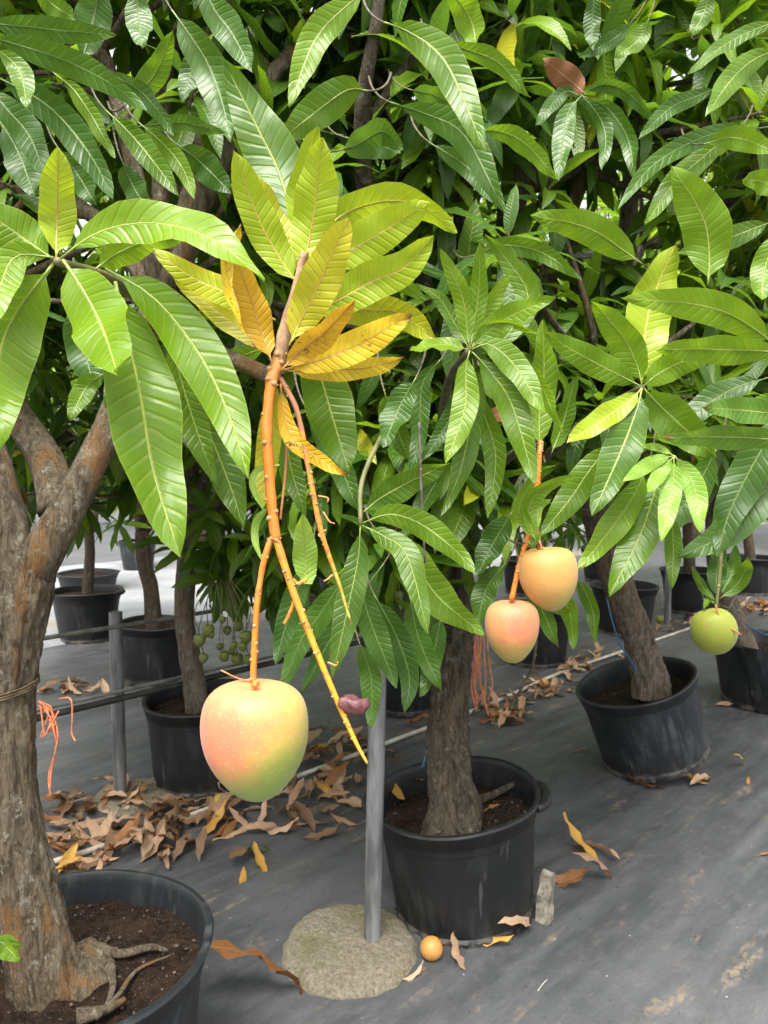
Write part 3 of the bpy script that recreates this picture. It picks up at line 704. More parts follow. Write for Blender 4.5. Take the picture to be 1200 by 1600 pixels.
for k, (x, y, lab) in enumerate(((-1.70, .62, 'mango tree added for shade before the thick forked trunk in the front row'), (-1.95, 2.35, 'mango tree added for shade beside the thick forked trunk in the second row'), (-2.75, 3.9, 'mango tree added for shade at the start of the third row'), (-3.0, 1.4, 'mango tree added for shade at the very start of the second row'), (3.25, 5.5, 'mango tree next along the front row after the torn pot'),  # left-hand trees and pots added beyond the frame edge to shade the understory
         (2.75, 9.2, 'mango tree far back behind the far post'), (-.6, 8.4, 'mango tree far back behind the bunch of small green mangoes'))):
    p = Vector((x, y, 0)); make_pot(p, .27, .22, .42, lab.replace('mango tree', 'dark pot of the mango tree'), (0, 0), POT, .07, 60 + k, g2, False, False, .02, False)
    t = thing('mango_tree', p + Vector((0, 0, .36)), lab, 'tree', gT2)
    grow(t, BARK_D, [p + Vector((0, 0, .33)), p + Vector((.04, 0, .7)), p + Vector((0, .05, 1.15))], [.06, .05, .045], [((x, y, 2.0), (1.0, 1.0, 1.0)), ((x, y, 2.5), (1, 1, .9))], 95, .225, 640 + k, key_mid, (lambda q: proj(q) is None or acc2(q)) if y > 1 else (lambda q: proj(q) is None or not -150 < proj(q)[0] < 1350), far=True, nlimbs=6, trunk_seg=16, trunk_rings=16)
# --- tall trees far behind
rF = random.Random(77)
farspots = [(-9, 13, 5), (-6.2, 15.5, 5.5), (-3.4, 13.5, 5), (-1.2, 11.5, 4.6), (1.3, 12.5, 5.2), (3.6, 11.8, 5), (5.6, 13.4, 5.6), (7.6, 11.6, 5), (9.8, 14.2, 5.6), (.2, 17, 6.2), (4.6, 18, 6.4), (-4.6, 19, 6), (9.5, 19, 6.4)]
for i, (x, y, h) in enumerate(farspots):
    if x > -2: h *= 1.55
    p = Vector((x, y, 0))
    t = thing('broadleaf_tree', p, 'tall light-green tree seen in gaps beyond the potted rows', 'tree', 'tall trees beyond the nursery rows')
    low = 2.9 if x < -2 else .9
    grow(t, BARK_D, [p, p + Vector((.1, 0, 1.0)), p + Vector((0, .1, 2.2))], [.16, .12, .09], [((x, y, (h + low) / 2), (1.9, 1.7, (h - low) / 2))], 120, .42, 900 + i, key_bright, lambda q: True, far=True, nl=(9, 12), nlimbs=6, trunk_seg=12, trunk_rings=10)

# ------------------------------------------------------------------ hero leaves, traced
GA = .77
H = [  # tree, points, width px, depth base, depth tip, key, roll
 # cluster on the left
 (A, [(88,403),(89,340),(90,228)], 66, .76, .74, 'l', .1), (A, [(95,404),(140,370),(200,350),(270,352),(340,378),(413,440)], 66, .76, .70, 'm', -.45),
 (A, [(98,406),(135,462),(163,520),(184,587)], 98, .755, .67, 'm', .15), (A, [(82,404),(40,375),(0,347),(-60,320)], 74, .76, .74, 'm', .2),
 (A, [(84,402),(25,400),(0,447),(-25,520)], 56, .76, .69, 'm', .3), (A, [(84,412),(33,477),(2,540),(-8,620),(-4,705)], 108, .765, .72, 'm', -.2),
 (A, [(150,420),(185,395),(235,376),(290,372)], 48, .82, .86, 'm', .3), (A, [(165,420),(240,465),(310,550),(355,640),(389,748)], 84, .77, .72, 'm', .15),
 (A, [(180,440),(198,520),(220,620),(240,740),(282,870)], 116, .79, .74, 'm', -.1), (A, [(262,520),(285,600),(310,680),(338,757)], 52, .86, .86, 'g', .2),
 (A, [(285,560),(325,670),(360,760),(380,826)], 68, .88, .87, 'g', -.2), (A, [(160,585),(135,605),(108,657)], 36, .9, .88, 'g', .2),
 (A, [(120,470),(130,540),(150,610)], 60, .98, .98, 'd', .2),(A, [(230,505),(200,560),(165,640)], 50, .98, .98, 'd', .2),
 # yellowing rosette
 (A, [(466,445),(440,408),(403,340),(365,235)], 66, .80, .76, 'l', .35), (A, [(467,430),(440,372),(415,320),(388,264)], 54, .81, .79, 'o', .3),
 (A, [(472,428),(484,370),(494,310),(503,215)], 82, .80, .76, 'l', -.2), (A, [(474,420),(470,340),(476,270),(496,198)], 56, .83, .82, 'l', .4),
 (A, [(470,400),(440,280),(405,205),(350,95)], 92, .85, .88, 'g', .2), (A, [(480,400),(520,347),(563,323),(620,313),(668,328),(712,365)], 60, .82, .84, 'l', .35),
 (A, [(482,415),(548,390),(605,357),(670,316)], 76, .81, .79, 'l', -.2), (A, [(470,480),(515,476),(580,440),(632,418),(677,368)], 74, .80, .78, 'l', .1),
 (A, [(452,540),(470,500),(499,443),(544,340)], 76, .785, .74, 'o', -.3), (A, [(440,578),(470,548),(505,521),(555,468)], 50, .785, .75, 'q', .2),
 (A, [(444,578),(500,562),(565,537),(644,490)], 62, .79, .78, 'y', -.15), (A, [(446,580),(525,578),(585,573),(630,558)], 42, .81, .82, 'y', .3),
 (A, [(425,566),(408,520),(390,462),(364,392)], 56, .785, .74, 'q', .25), (A, [(400,545),(372,480),(352,410),(376,350)], 34, .80, .79, 'y', .5),
 (A, [(430,500),(353,457),(300,433),(238,388)], 52, .82, .84, 'o', .2), (A, [(425,545),(383,520),(320,470),(268,428)], 48, .84, .86, 'o', .3),
 (A, [(470,470),(560,483),(620,488),(682,528)], 62, .84, .84, 'o', .3), (A, [(438,600),(441,622),(454,680),(505,722),(546,743)], 34, .795, .77, 'q', .45),
 (A, [(432,590),(425,650),(415,735),(410,795)], 46, .83, .83, 'o', .2), (A, [(470,540),(496,577),(522,660),(546,738)], 82, .88, .88, 'g', .1),
 (A, [(445,640),(452,720),(478,808)], 40, .9, .9, 'g', .1), (A, [(436,727),(405,733),(394,757),(412,798)], 11, .79, .77, 'n', .2),
 (A, [(424,790),(402,812),(398,840),(408,875)], 13, .79, .78, 'n', .2), (A, [(466,911),(478,905),(476,860),(472,802)], 42, .785, .77, 'n', .1),
 (A, [(470,440),(540,420),(610,430),(665,470)], 50, .90, .92, 'g', .2), (A, [(425,540),(370,560),(300,600),(262,660)], 40, .92, .93, 'g', .1),
 # rosette on the middle tree
 (B, [(734,545),(730,520),(722,462),(687,388)], 33, 1.30, 1.27, 'm', .1), (B, [(735,545),(740,510),(748,453),(750,376)], 32, 1.30, 1.27, 'm', -.1),
 (B, [(737,545),(752,500),(797,426)], 34, 1.30, 1.31, 'm', .2), (B, [(765,560),(825,470),(795,410),(757,366)], 42, 1.38, 1.38, 'g', .2),
 (B, [(737,546),(755,525),(797,494),(868,464)], 40, 1.30, 1.25, 'm', -.2), (B, [(737,545),(759,512),(795,505),(848,525)], 14, 1.3, 1.25, 'm', .9),
 (B, [(732,546),(690,538),(640,548)], 22, 1.3, 1.26, 'm', .7), (B, [(733,545),(710,505),(687,467),(650,443)], 24, 1.3, 1.3, 'g', .6),
 (B, [(734,548),(728,575),(726,640),(696,725)], 44, 1.29, 1.25, 'm', .1), (B, [(738,560),(742,620),(720,733),(689,805)], 40, 1.33, 1.29, 'g', -.2),
 (B, [(738,550),(765,580),(800,632),(836,757)], 50, 1.30, 1.24, 'g', .1), (B, [(738,546),(765,538),(808,575),(850,647)], 44, 1.29, 1.23, 'm', -.1),
 (B, [(800,560),(838,590),(878,676)], 22, 1.33, 1.3, 'm', .4), (B, [(740,600),(757,650),(775,715),(762,812)], 38, 1.38, 1.36, 'g', .1),
 (B, [(843,705),(843,640),(850,590),(848,500)], 48, 1.46, 1.46, 'm', .2), (B, [(840,640),(800,642),(746,656)], 30, 1.5, 1.5, 'b', .1),
 (B, [(862,708),(880,660),(900,585)], 30, 1.47, 1.47, 'g', .3), (B, [(740,400),(785,383),(848,395),(908,437)], 32, 1.55, 1.5, 'g', .3),
 (B, [(690,560),(660,600),(655,680),(640,740)], 34, 1.5, 1.5, 'd', .2), (B, [(720,600),(700,660),(660,720)], 30, 1.5, 1.5, 'd', .2),
 # rosette with the star shape
 (B, [(1003,604),(975,590),(912,557),(848,518)], 46, 1.45, 1.42, 'm', .15), (B, [(1003,602),(995,570),(972,525),(924,470)], 52, 1.45, 1.42, 'm', -.2),
 (B, [(1003,606),(988,622),(948,651),(886,692)], 44, 1.44, 1.38, 'l', .1), (B, [(1003,607),(995,640),(972,700),(925,806)], 62, 1.44, 1.36, 'g', -.1),
 (B, [(1004,604),(1035,580),(1080,560),(1130,545)], 46, 1.48, 1.5, 'm', .2), (B, [(1005,606),(1025,628),(1070,670),(1120,715)], 66, 1.47, 1.44, 'g', .2),
 (C_, [(1210,540),(1180,515),(1110,480),(973,465)], 56, 1.50, 1.36, 'm', .2), (C_, [(1230,550),(1110,546),(1023,546)], 48, 1.45, 1.36, 'm', -.1),
 (C_, [(1240,650),(1170,642),(1098,636)], 44, 1.4, 1.32, 't', .1), (C_, [(1260,690),(1140,683),(1036,684)], 40, 1.4, 1.32, 't', -.45),
 (B, [(1003,600),(1010,505),(1028,445),(1054,384)], 82, 1.52, 1.54, 'l', .1), (C_, [(1106,445),(1108,400),(1098,340),(1050,260)], 76, 1.5, 1.45, 'm', .2),
 (B, [(1003,412),(975,392),(918,356),(830,336)], 52, 1.55, 1.5, 'm', .15),
 (B, [(1053,712),(1030,700),(1000,696)], 13, 1.4, 1.37, 'n', .1), (B, [(1053,712),(1020,722),(974,752)], 25, 1.4, 1.36, 'n', -.1), (B, [(1053,713),(1035,735),(1011,770)], 24, 1.4, 1.36, 'n', .1),
 (B, [(1053,713),(1052,750),(1045,790),(1034,846)], 34, 1.4, 1.34, 'n', .1), (B, [(1053,712),(1072,735),(1088,770),(1094,832)], 36, 1.4, 1.35, 'n', -.1), (B, [(1054,712),(1078,740),(1108,790)], 18, 1.42, 1.42, 'n', .4),
 (B, [(965,690),(930,723),(890,780),(843,838)], 48, 1.5, 1.46, 'g', .1), (B, [(1010,730),(990,775),(950,832),(903,890)], 48, 1.46, 1.4, 'm', -.1),
 (B, [(1040,720),(1027,755),(1000,837),(952,930)], 62, 1.48, 1.40, 'g', .15), (C_, [(1050,800),(1052,860),(1050,920)], 28, 1.5, 1.5, 'g', .1),
 (C_, [(1230,640),(1180,720),(1140,800),(1120,870)], 62, 1.5, 1.5, 'd', .1), (C_, [(1240,700),(1200,760),(1130,835),(1060,870)], 60, 1.52, 1.5, 'd', -.1), (C_, [(1120,700),(1100,740),(1060,800),(1010,840)], 50, 1.56, 1.56, 'd', .3),
 (C_, [(1200,590),(1140,610),(1080,650),(1040,690)], 44, 1.58, 1.58, 'd', .2), (C_, [(1215,360),(1195,420),(1190,470)], 44, 1.5, 1.48, 'm', .2), (C_, [(1210,345),(1130,375),(1058,397)], 38, 1.6, 1.58, 'g', .2),
 (C_, [(1230,300),(1195,285),(1160,280)], 40, 1.5, 1.5, 'm', .3),
 # low sprig in the middle
 (B, [(563,820),(560,870),(548,930),(519,1060)], 46, 1.15, 1.10, 'g', .1), (B, [(564,820),(600,838),(636,868),(669,990)], 42, 1.15, 1.06, 'g', -.15),
 (B, [(565,818),(610,803),(660,820),(712,860),(743,897)], 44, 1.15, 1.08, 'g', .2), (B, [(600,840),(640,868),(682,930),(756,992)], 62, 1.22, 1.18, 'g', .1),
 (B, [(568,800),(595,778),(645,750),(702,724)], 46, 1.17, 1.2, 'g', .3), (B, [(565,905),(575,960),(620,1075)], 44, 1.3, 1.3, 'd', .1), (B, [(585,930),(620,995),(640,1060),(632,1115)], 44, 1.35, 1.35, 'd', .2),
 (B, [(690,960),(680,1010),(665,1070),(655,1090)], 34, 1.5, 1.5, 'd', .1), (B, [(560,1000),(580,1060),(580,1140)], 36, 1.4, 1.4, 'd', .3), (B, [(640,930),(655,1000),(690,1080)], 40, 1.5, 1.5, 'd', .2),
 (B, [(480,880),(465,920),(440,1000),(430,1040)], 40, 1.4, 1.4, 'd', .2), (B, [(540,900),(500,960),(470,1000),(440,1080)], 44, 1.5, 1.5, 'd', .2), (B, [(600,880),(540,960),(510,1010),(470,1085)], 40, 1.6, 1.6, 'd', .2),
 (A, [(480,640),(520,700),(560,800)], 46, 1.2, 1.2, 'd', .1), (B, [(650,590),(625,635),(598,700)], 46, 1.22, 1.2, 'd', .3), (B, [(600,610),(612,650),(640,720)], 42, 1.24, 1.24, 'g', .2),
 # round the peach mangoes
 (B, [(838,850),(826,800),(845,765),(900,742)], 26, 1.36, 1.34, 'm', .3), (B, [(838,845),(820,815),(812,790),(840,735)], 26, 1.36, 1.34, 'm', .1), (B, [(836,835),(840,795),(862,780)], 18, 1.38, 1.38, 'n', .2), (B, [(823,848),(835,845),(846,830)], 12, 1.36, 1.35, 'n', .2),
 (B, [(840,900),(870,930),(890,955),(897,1015)], 30, 1.5, 1.5, 'g', .2), (B, [(820,900),(850,960),(873,1012)], 32, 1.52, 1.5, 't', .2), (B, [(900,900),(925,950),(930,1005)], 24, 1.6, 1.6, 'g', .3), (B, [(850,945),(880,955),(897,948)], 14, 1.44, 1.42, 'm', .3),
 (B, [(795,1035),(815,1025),(825,1010)], 14, 1.42, 1.42, 'g', .2),
 (B, [(790,880),(760,920),(745,980)], 40, 1.6, 1.6, 'd', .2), (B, [(800,800),(770,850),(745,900)], 44, 1.6, 1.6, 'd', .2),
 # round the yellow-green mango
 (C_, [(1125,935),(1150,915),(1165,890),(1168,870)], 26, 1.86, 1.8, 'g', .2), (C_, [(1120,940),(1100,920),(1080,885)], 14, 1.86, 1.83, 'g', .3), (C_, [(1118,945),(1108,935),(1100,952)], 10, 1.86, 1.84, 'g', .1), (C_, [(1120,935),(1120,890),(1130,845)], 30, 1.9, 1.9, 'd', .1), (C_, [(1125,930),(1145,890),(1150,850)], 24, 1.95, 1.95, 'd', .2),
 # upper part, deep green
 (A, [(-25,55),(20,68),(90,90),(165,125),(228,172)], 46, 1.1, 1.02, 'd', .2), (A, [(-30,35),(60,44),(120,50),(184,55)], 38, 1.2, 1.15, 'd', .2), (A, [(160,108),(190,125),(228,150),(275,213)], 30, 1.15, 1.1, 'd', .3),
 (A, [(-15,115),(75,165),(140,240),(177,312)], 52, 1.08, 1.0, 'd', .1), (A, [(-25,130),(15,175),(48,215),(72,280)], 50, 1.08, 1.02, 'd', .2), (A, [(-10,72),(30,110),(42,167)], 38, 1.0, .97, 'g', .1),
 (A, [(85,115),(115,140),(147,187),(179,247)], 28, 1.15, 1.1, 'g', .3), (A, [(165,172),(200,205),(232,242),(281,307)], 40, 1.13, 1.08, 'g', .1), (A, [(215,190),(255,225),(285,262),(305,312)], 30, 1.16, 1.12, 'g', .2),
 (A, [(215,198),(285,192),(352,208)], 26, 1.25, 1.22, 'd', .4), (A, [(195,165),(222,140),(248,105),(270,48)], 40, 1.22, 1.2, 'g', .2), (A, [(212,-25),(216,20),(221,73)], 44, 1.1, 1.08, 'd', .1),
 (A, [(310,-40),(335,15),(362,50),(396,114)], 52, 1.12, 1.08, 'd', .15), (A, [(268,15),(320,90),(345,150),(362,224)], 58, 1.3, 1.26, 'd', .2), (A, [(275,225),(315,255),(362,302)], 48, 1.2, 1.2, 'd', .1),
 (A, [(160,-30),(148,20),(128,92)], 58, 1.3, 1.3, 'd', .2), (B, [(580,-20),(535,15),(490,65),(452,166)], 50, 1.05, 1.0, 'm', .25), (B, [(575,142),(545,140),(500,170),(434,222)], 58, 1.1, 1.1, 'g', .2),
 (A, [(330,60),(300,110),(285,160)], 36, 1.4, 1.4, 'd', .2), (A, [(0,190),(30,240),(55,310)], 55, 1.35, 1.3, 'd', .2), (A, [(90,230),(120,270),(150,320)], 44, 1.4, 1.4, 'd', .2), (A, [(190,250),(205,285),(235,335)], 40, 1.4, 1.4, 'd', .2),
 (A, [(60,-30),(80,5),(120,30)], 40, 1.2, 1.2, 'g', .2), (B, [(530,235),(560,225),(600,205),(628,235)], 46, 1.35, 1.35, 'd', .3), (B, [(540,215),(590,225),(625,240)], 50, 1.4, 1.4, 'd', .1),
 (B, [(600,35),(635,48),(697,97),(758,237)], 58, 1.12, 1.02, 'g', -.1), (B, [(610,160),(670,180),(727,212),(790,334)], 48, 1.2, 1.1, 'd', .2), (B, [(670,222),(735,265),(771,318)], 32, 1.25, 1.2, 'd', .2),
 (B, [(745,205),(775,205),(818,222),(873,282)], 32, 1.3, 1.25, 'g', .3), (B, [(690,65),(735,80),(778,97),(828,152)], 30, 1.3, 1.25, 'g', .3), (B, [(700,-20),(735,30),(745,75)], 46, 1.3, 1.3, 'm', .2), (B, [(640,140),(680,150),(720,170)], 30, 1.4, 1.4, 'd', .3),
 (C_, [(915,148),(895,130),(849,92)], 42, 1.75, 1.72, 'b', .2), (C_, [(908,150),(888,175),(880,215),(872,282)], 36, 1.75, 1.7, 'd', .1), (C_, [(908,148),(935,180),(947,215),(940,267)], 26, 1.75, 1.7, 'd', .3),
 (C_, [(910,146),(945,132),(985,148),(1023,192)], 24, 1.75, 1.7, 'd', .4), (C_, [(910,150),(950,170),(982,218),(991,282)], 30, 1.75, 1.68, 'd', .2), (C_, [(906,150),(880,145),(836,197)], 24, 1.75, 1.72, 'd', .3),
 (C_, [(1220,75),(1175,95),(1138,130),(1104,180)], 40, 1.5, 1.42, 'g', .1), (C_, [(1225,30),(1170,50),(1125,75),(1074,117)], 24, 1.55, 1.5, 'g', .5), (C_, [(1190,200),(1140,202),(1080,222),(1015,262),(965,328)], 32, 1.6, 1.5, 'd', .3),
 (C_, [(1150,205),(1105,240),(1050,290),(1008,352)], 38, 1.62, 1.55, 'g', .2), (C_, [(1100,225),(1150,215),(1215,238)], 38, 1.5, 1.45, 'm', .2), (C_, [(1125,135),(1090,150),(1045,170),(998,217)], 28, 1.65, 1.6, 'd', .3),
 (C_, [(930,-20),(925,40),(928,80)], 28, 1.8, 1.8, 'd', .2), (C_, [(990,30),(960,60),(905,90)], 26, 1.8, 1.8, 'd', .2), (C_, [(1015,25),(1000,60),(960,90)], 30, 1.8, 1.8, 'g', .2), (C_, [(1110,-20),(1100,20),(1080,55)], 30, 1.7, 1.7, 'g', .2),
]
TWB = {}
for h in H:
    if h[0] is A and h[3] < .93 or h[3] < .9: continue
    near = min((abs(h[1][0][0] - x) + abs(h[1][0][1] - y) for x, y in ((735, 546), (1003, 604), (1053, 712), (564, 820), (908, 148))))
    if near < 25: continue
    (x, y), (x2, y2) = h[1][0], h[1][1]; L = math.hypot(x2 - x, y2 - y); ux, uy = (x - x2) / L, (y - y2) / L
    P = [at(x - ux * 2, y - uy * 2, h[3]), at(x + ux * 16, y + uy * 16 - 3, h[3] + .06), at(x + ux * 30, y + uy * 30 - 14, h[3] + .22), at(x + ux * 36, y + uy * 36 - 30, h[3] + .5)]
    TWB.setdefault(h[0], MB()).tube(P, [.0012, .0016, .002, .003], 9, 6)
for t_, m_ in TWB.items(): m_.obj('twigs', TWIG, t_)
for k, h in enumerate(H):
    hero_leaf(h[0], h[1], h[2], h[3], h[4], h[5], h[6] + random.Random(k).uniform(-.2, .2))

# ------------------------------------------------------------------ which scattered leaves show, then build them
def realise():
    VV, FF, ID = [], [], []; off = 0
    for ti, T in enumerate(TREES):
        PR = PROTO_FAR if T['far'] else PROTO
        for li, (pi, M, key) in enumerate(T['leaves']):
            v, f, u = PR[pi]; w = v @ M[:3, :3].T + M[:3, 3]
            VV.append(w); FF.append(f + off); ID.append(np.full(len(f), ti * 100000 + li, dtype=np.int64)); off += len(v)
    for v, f in HERO_TRIS:
        VV.append(v); FF.append(f + off); ID.append(np.full(len(f), -1, dtype=np.int64)); off += len(v)
    VV = np.concatenate(VV); FF = np.concatenate(FF); ID = np.concatenate(ID)
    bvh = BVHTree.FromPolygons(VV.tolist(), FF.tolist())
    cnt = {}
    for y in range(0, 1300, 5):
        for x in range(0, 1200, 5):
            d = (CR * ((x + 2 - CX) / F) + CU * ((CY - y - 2) / F) + CF)
            h = bvh.ray_cast(EYE, d)
            if h[0] is not None:
                i = int(ID[h[2]])
                if i >= 0: cnt[i] = cnt.get(i, 0) + 1
    for ti, T in enumerate(TREES):
        vis = sorted(((c, i % 100000) for i, c in cnt.items() if i // 100000 == ti), reverse=True)
        cap = 80 if T['root'].name.startswith('broadleaf') else 280
        keep = [li for c, li in vis[:cap] if c >= 3]
        ks = set(keep); org = np.array(ORIGIN[T['root']])
        for li in keep:
            pi, M, key = T['leaves'][li]
            Mm = M.copy(); Mm[:3, 3] -= org
            me = far_mesh(pi, key) if T['far'] else leaf_mesh(pi, key)
            add('leaf', me, T['root'], matrix=Matrix(Mm.tolist()))
        rest = [l for i, l in enumerate(T['leaves']) if i not in ks]
        if not rest: continue
        PR = PROTO_FAR if T['far'] else PROTO
        keys = sorted({k for _, _, k in rest}); vs, fs, us, rn, mi = [], [], [], [], []; off = 0; r = random.Random(ti)
        for pi, M, key in rest:
            v, f, u = PR[pi]; vs.append(v @ M[:3, :3].T + M[:3, 3] - org); fs.append(f + off); us.append(u); rn.append(np.full(len(v), r.random())); mi += [keys.index(key)] * len(f); off += len(v)
        me = mesh('foliage', np.concatenate(vs), np.concatenate(fs).tolist(), np.concatenate(us), True, [LEAF[k] for k in keys], mi, np.concatenate(rn))
        o = add('foliage', me, T['root'], (0, 0, 0)); o['kind'] = 'stuff'
FAR_ME = {}
def far_mesh(i, key):
    if (i, key) not in FAR_ME:
        v, f, u = PROTO_FAR[i]; FAR_ME[(i, key)] = mesh('mango_leaf', v, f.tolist(), u, mats=[LEAF[key]])
    return FAR_ME[(i, key)]
realise()

# ------------------------------------------------------------------ fruit stalks
def stalk_mat(name, cols):
    m, t, out = new_mat(name); b = NB(t)
    s = b.n('SeparateXYZ'); b.L(b.n('TexCoord').outputs['UV'], s.inputs[0])
    nz = b.noise(b.coord('Object'), 90, 4)
    f = b.math('ADD', s.outputs[1], b.math('MULTIPLY_ADD', nz, .3, -.15))
    rp = b.n('ValToRGB'); e = rp.color_ramp.elements
    for i, (p, c) in enumerate(cols):
        q = e[i] if i < 2 else e.new(p); q.position = p; q.color = (*c, 1)
    b.L(f, rp.inputs[0])
    col = b.mix(b.math('MULTIPLY', b.step(b.noise(b.coord('Object'), 120, 5, .7), .54, .66), .8), rp.outputs[0], (.24, .10, .035))
    p = b.bsdf(col, .45, b.bump(nz, .35, .002), .5); b.L(p.outputs[0], out.inputs[0]); return m
OR = (.56, .165, .014); ORY = (.54, .25, .016); YGS = (.42, .40, .05); BRN = (.30, .13, .06)
ST1 = stalk_mat('stalk_orange', [(0, (.50, .20, .05)), (.06, OR), (1, OR)])
ST2 = stalk_mat('stalk_orange_to_green', [(0, OR), (.14, ORY), (.27, ORY), (.36, YGS)])
ST3 = stalk_mat('stalk_brown_orange', [(0, BRN), (.085, BRN), (.11, (.60, .22, .03)), (.22, OR), (.27, YGS)])
STR = simple('stalk_rust', (.36, .13, .05), (.48, .22, .07), 60, .6, .6)
NODE = simple('stalk_node', (.34, .15, .05), (.44, .25, .10), 90, .7, .6)
def stalk(tree, pix, depth, rad, mat, nodes=0, seed=0, name='fruit_stalk', n=40):
    r = random.Random(seed); m = MB(); P = [at(x, y, depth[0] + (depth[1] - depth[0]) * i / (len(pix) - 1)) for i, (x, y) in enumerate(pix)]
    C = m.tube(P, [px(w, depth[0]) / 2 * .93 for w in rad], n, 12, 0, True, .2, seed, 70)
    for k in range(nodes):
        i = r.randint(2, n - 2); c = C[i]; tg = (C[i + 1] - C[i - 1]).normalized(); rr = lerp_list([px(w, depth[0]) / 2 for w in rad], i / n)
        v = tg.orthogonal().normalized(); v = Matrix.Rotation(r.uniform(0, 6.28), 3, tg) @ v
        if v.dot(CF) > .3: v = -v
        s = rr * r.uniform(.22, .42)
        m.tube([c + v * rr * .6, c + v * (rr + s * .3), c + v * (rr + s * .8)], [s * 1.6, s * 1.1, s * .8], 4, 8, 1)
    return m.obj(name, [mat, NODE], tree)
stalk(A, [(440,545),(432,575),(424,600),(417,669),(423,770),(431,845)], (.80, .785), [20, 22, 18, 18, 17, 18], ST1, 14, 1)
limbm = MB(); limbm.tube([at(432, 582, .80), at(440, 545, .80), at(452, 490, .80), at(464, 450, .80), at(476, 395, .80)], [px(13, .8), px(11, .8), px(9, .8), px(8, .8), px(7, .8)], 22, 14, 0, True, .2, 3, 60, .12)
limbm.obj('twig_end', simple('scaly_twig', (.20, .11, .055), (.32, .21, .12), 60, .75, .9, .004, aniso=(1, 1, .4)), A)
stalk(A, [(428,838),(420,852),(409,893),(401,954),(396,1050),(399,1072)], (.785, .778), [12, 11, 10.5, 10, 10.5, 13], ST1, 14, 2)
stalk(A, [(430,838),(438,862),(461,932),(501,1033),(536,1116),(556,1160),(574,1193)], (.785, .76), [14, 13, 12, 10.5, 9, 7, 4], ST2, 26, 3)
stalk(A, [(434,585),(449,610),(466,648),(481,726),(498,814),(512,862),(530,912),(549,976)], (.80, .80), [9, 9, 9, 9.5, 9, 8, 5.5, 3.5], ST3, 18, 4)
stalk(A, [(446,640),(447,720),(438,812)], (.82, .82), [5, 4, 4], STR, 0, 5)
for q in ([(462,933),(452,960),(444,975)], [(480,905),(466,912),(458,905)]): stalk(A, q, (.782, .782), [6, 6, 5], ST2, 5, 7, n=12)
for q, w in (([(505,800),(515,815),(523,818)], 3), ([(497,775),(512,778),(512,785)], 3), ([(510,828),(498,835),(502,840)], 3), ([(398,1066),(372,1060),(345,1047)], 3.5), ([(520,898),(512,905),(506,908)], 4), ([(512,1035),(525,1040),(528,1034)], 4)): stalk(A, q, (.79, .785), [w, w * .8, w * .6], STR, 3, 8, 'dry_twig', 8)
stalk(B, [(845,690),(843,710),(838,770),(826,835),(812,880),(799,938)], (1.45, 1.40), [9, 9, 9, 9, 8, 9], ST1, 22, 9)
stalk(B, [(836,800),(838,830),(846,860)], (1.42, 1.40), [9, 8, 7], STR, 5, 10, n=12)
stalk(C_, [(1128,840),(1124,900),(1119,950)], (1.87, 1.85), [7, 6, 5], TWIG_GREEN, 4, 11, n=14)
stalk(C_, [(1118,945),(1125,965),(1137,978),(1158,992)], (1.82, 1.80), [3, 3, 3, 2.5], STR, 4, 12, n=14)
stalk(B, [(655,660),(658,760),(664,880)], (1.2, 1.2), [4, 4.5, 3.5], simple('dead_twig', (.05, .04, .035), (.12, .1, .09), 60, .8, .5), 4, 13, 'dry_twig', 16)
stalk(C_, [(838,1000),(832,1040),(815,1075),(795,1110)], (2.6, 2.65), [5, 5, 5, 4], TWIG, 4, 14, 'dry_twig', 16)
stalk(C_, [(832,1042),(845,1062),(850,1070)], (2.6, 2.6), [4, 3, 2.5], TWIG, 2, 15, 'dry_twig', 8)
# withered fruitlet on the stalk
wf = MB(); wf.lathe([(.0, .013), (.006, .0125), (.011, .007), (.0125, .0), (.010, -.008), (.005, -.013), (0, -.014)], 22, lambda v, a, j: Vector((v.x * 1.25, v.y, v.z)) * (1 + .75 * noise.noise(v * 110 + Vector((3, 1, 2))) + .3 * noise.noise(v * 330)), c=at(555, 1101, .768)); wf.v = [at(553, 1101, .768) + (v - at(555, 1101, .768)) * .82 for v in wf.v]; wf.obj('withered_fruitlet', simple('withered_skin', (.075, .024, .028), (.15, .055, .06), 80, .55, .6), A)

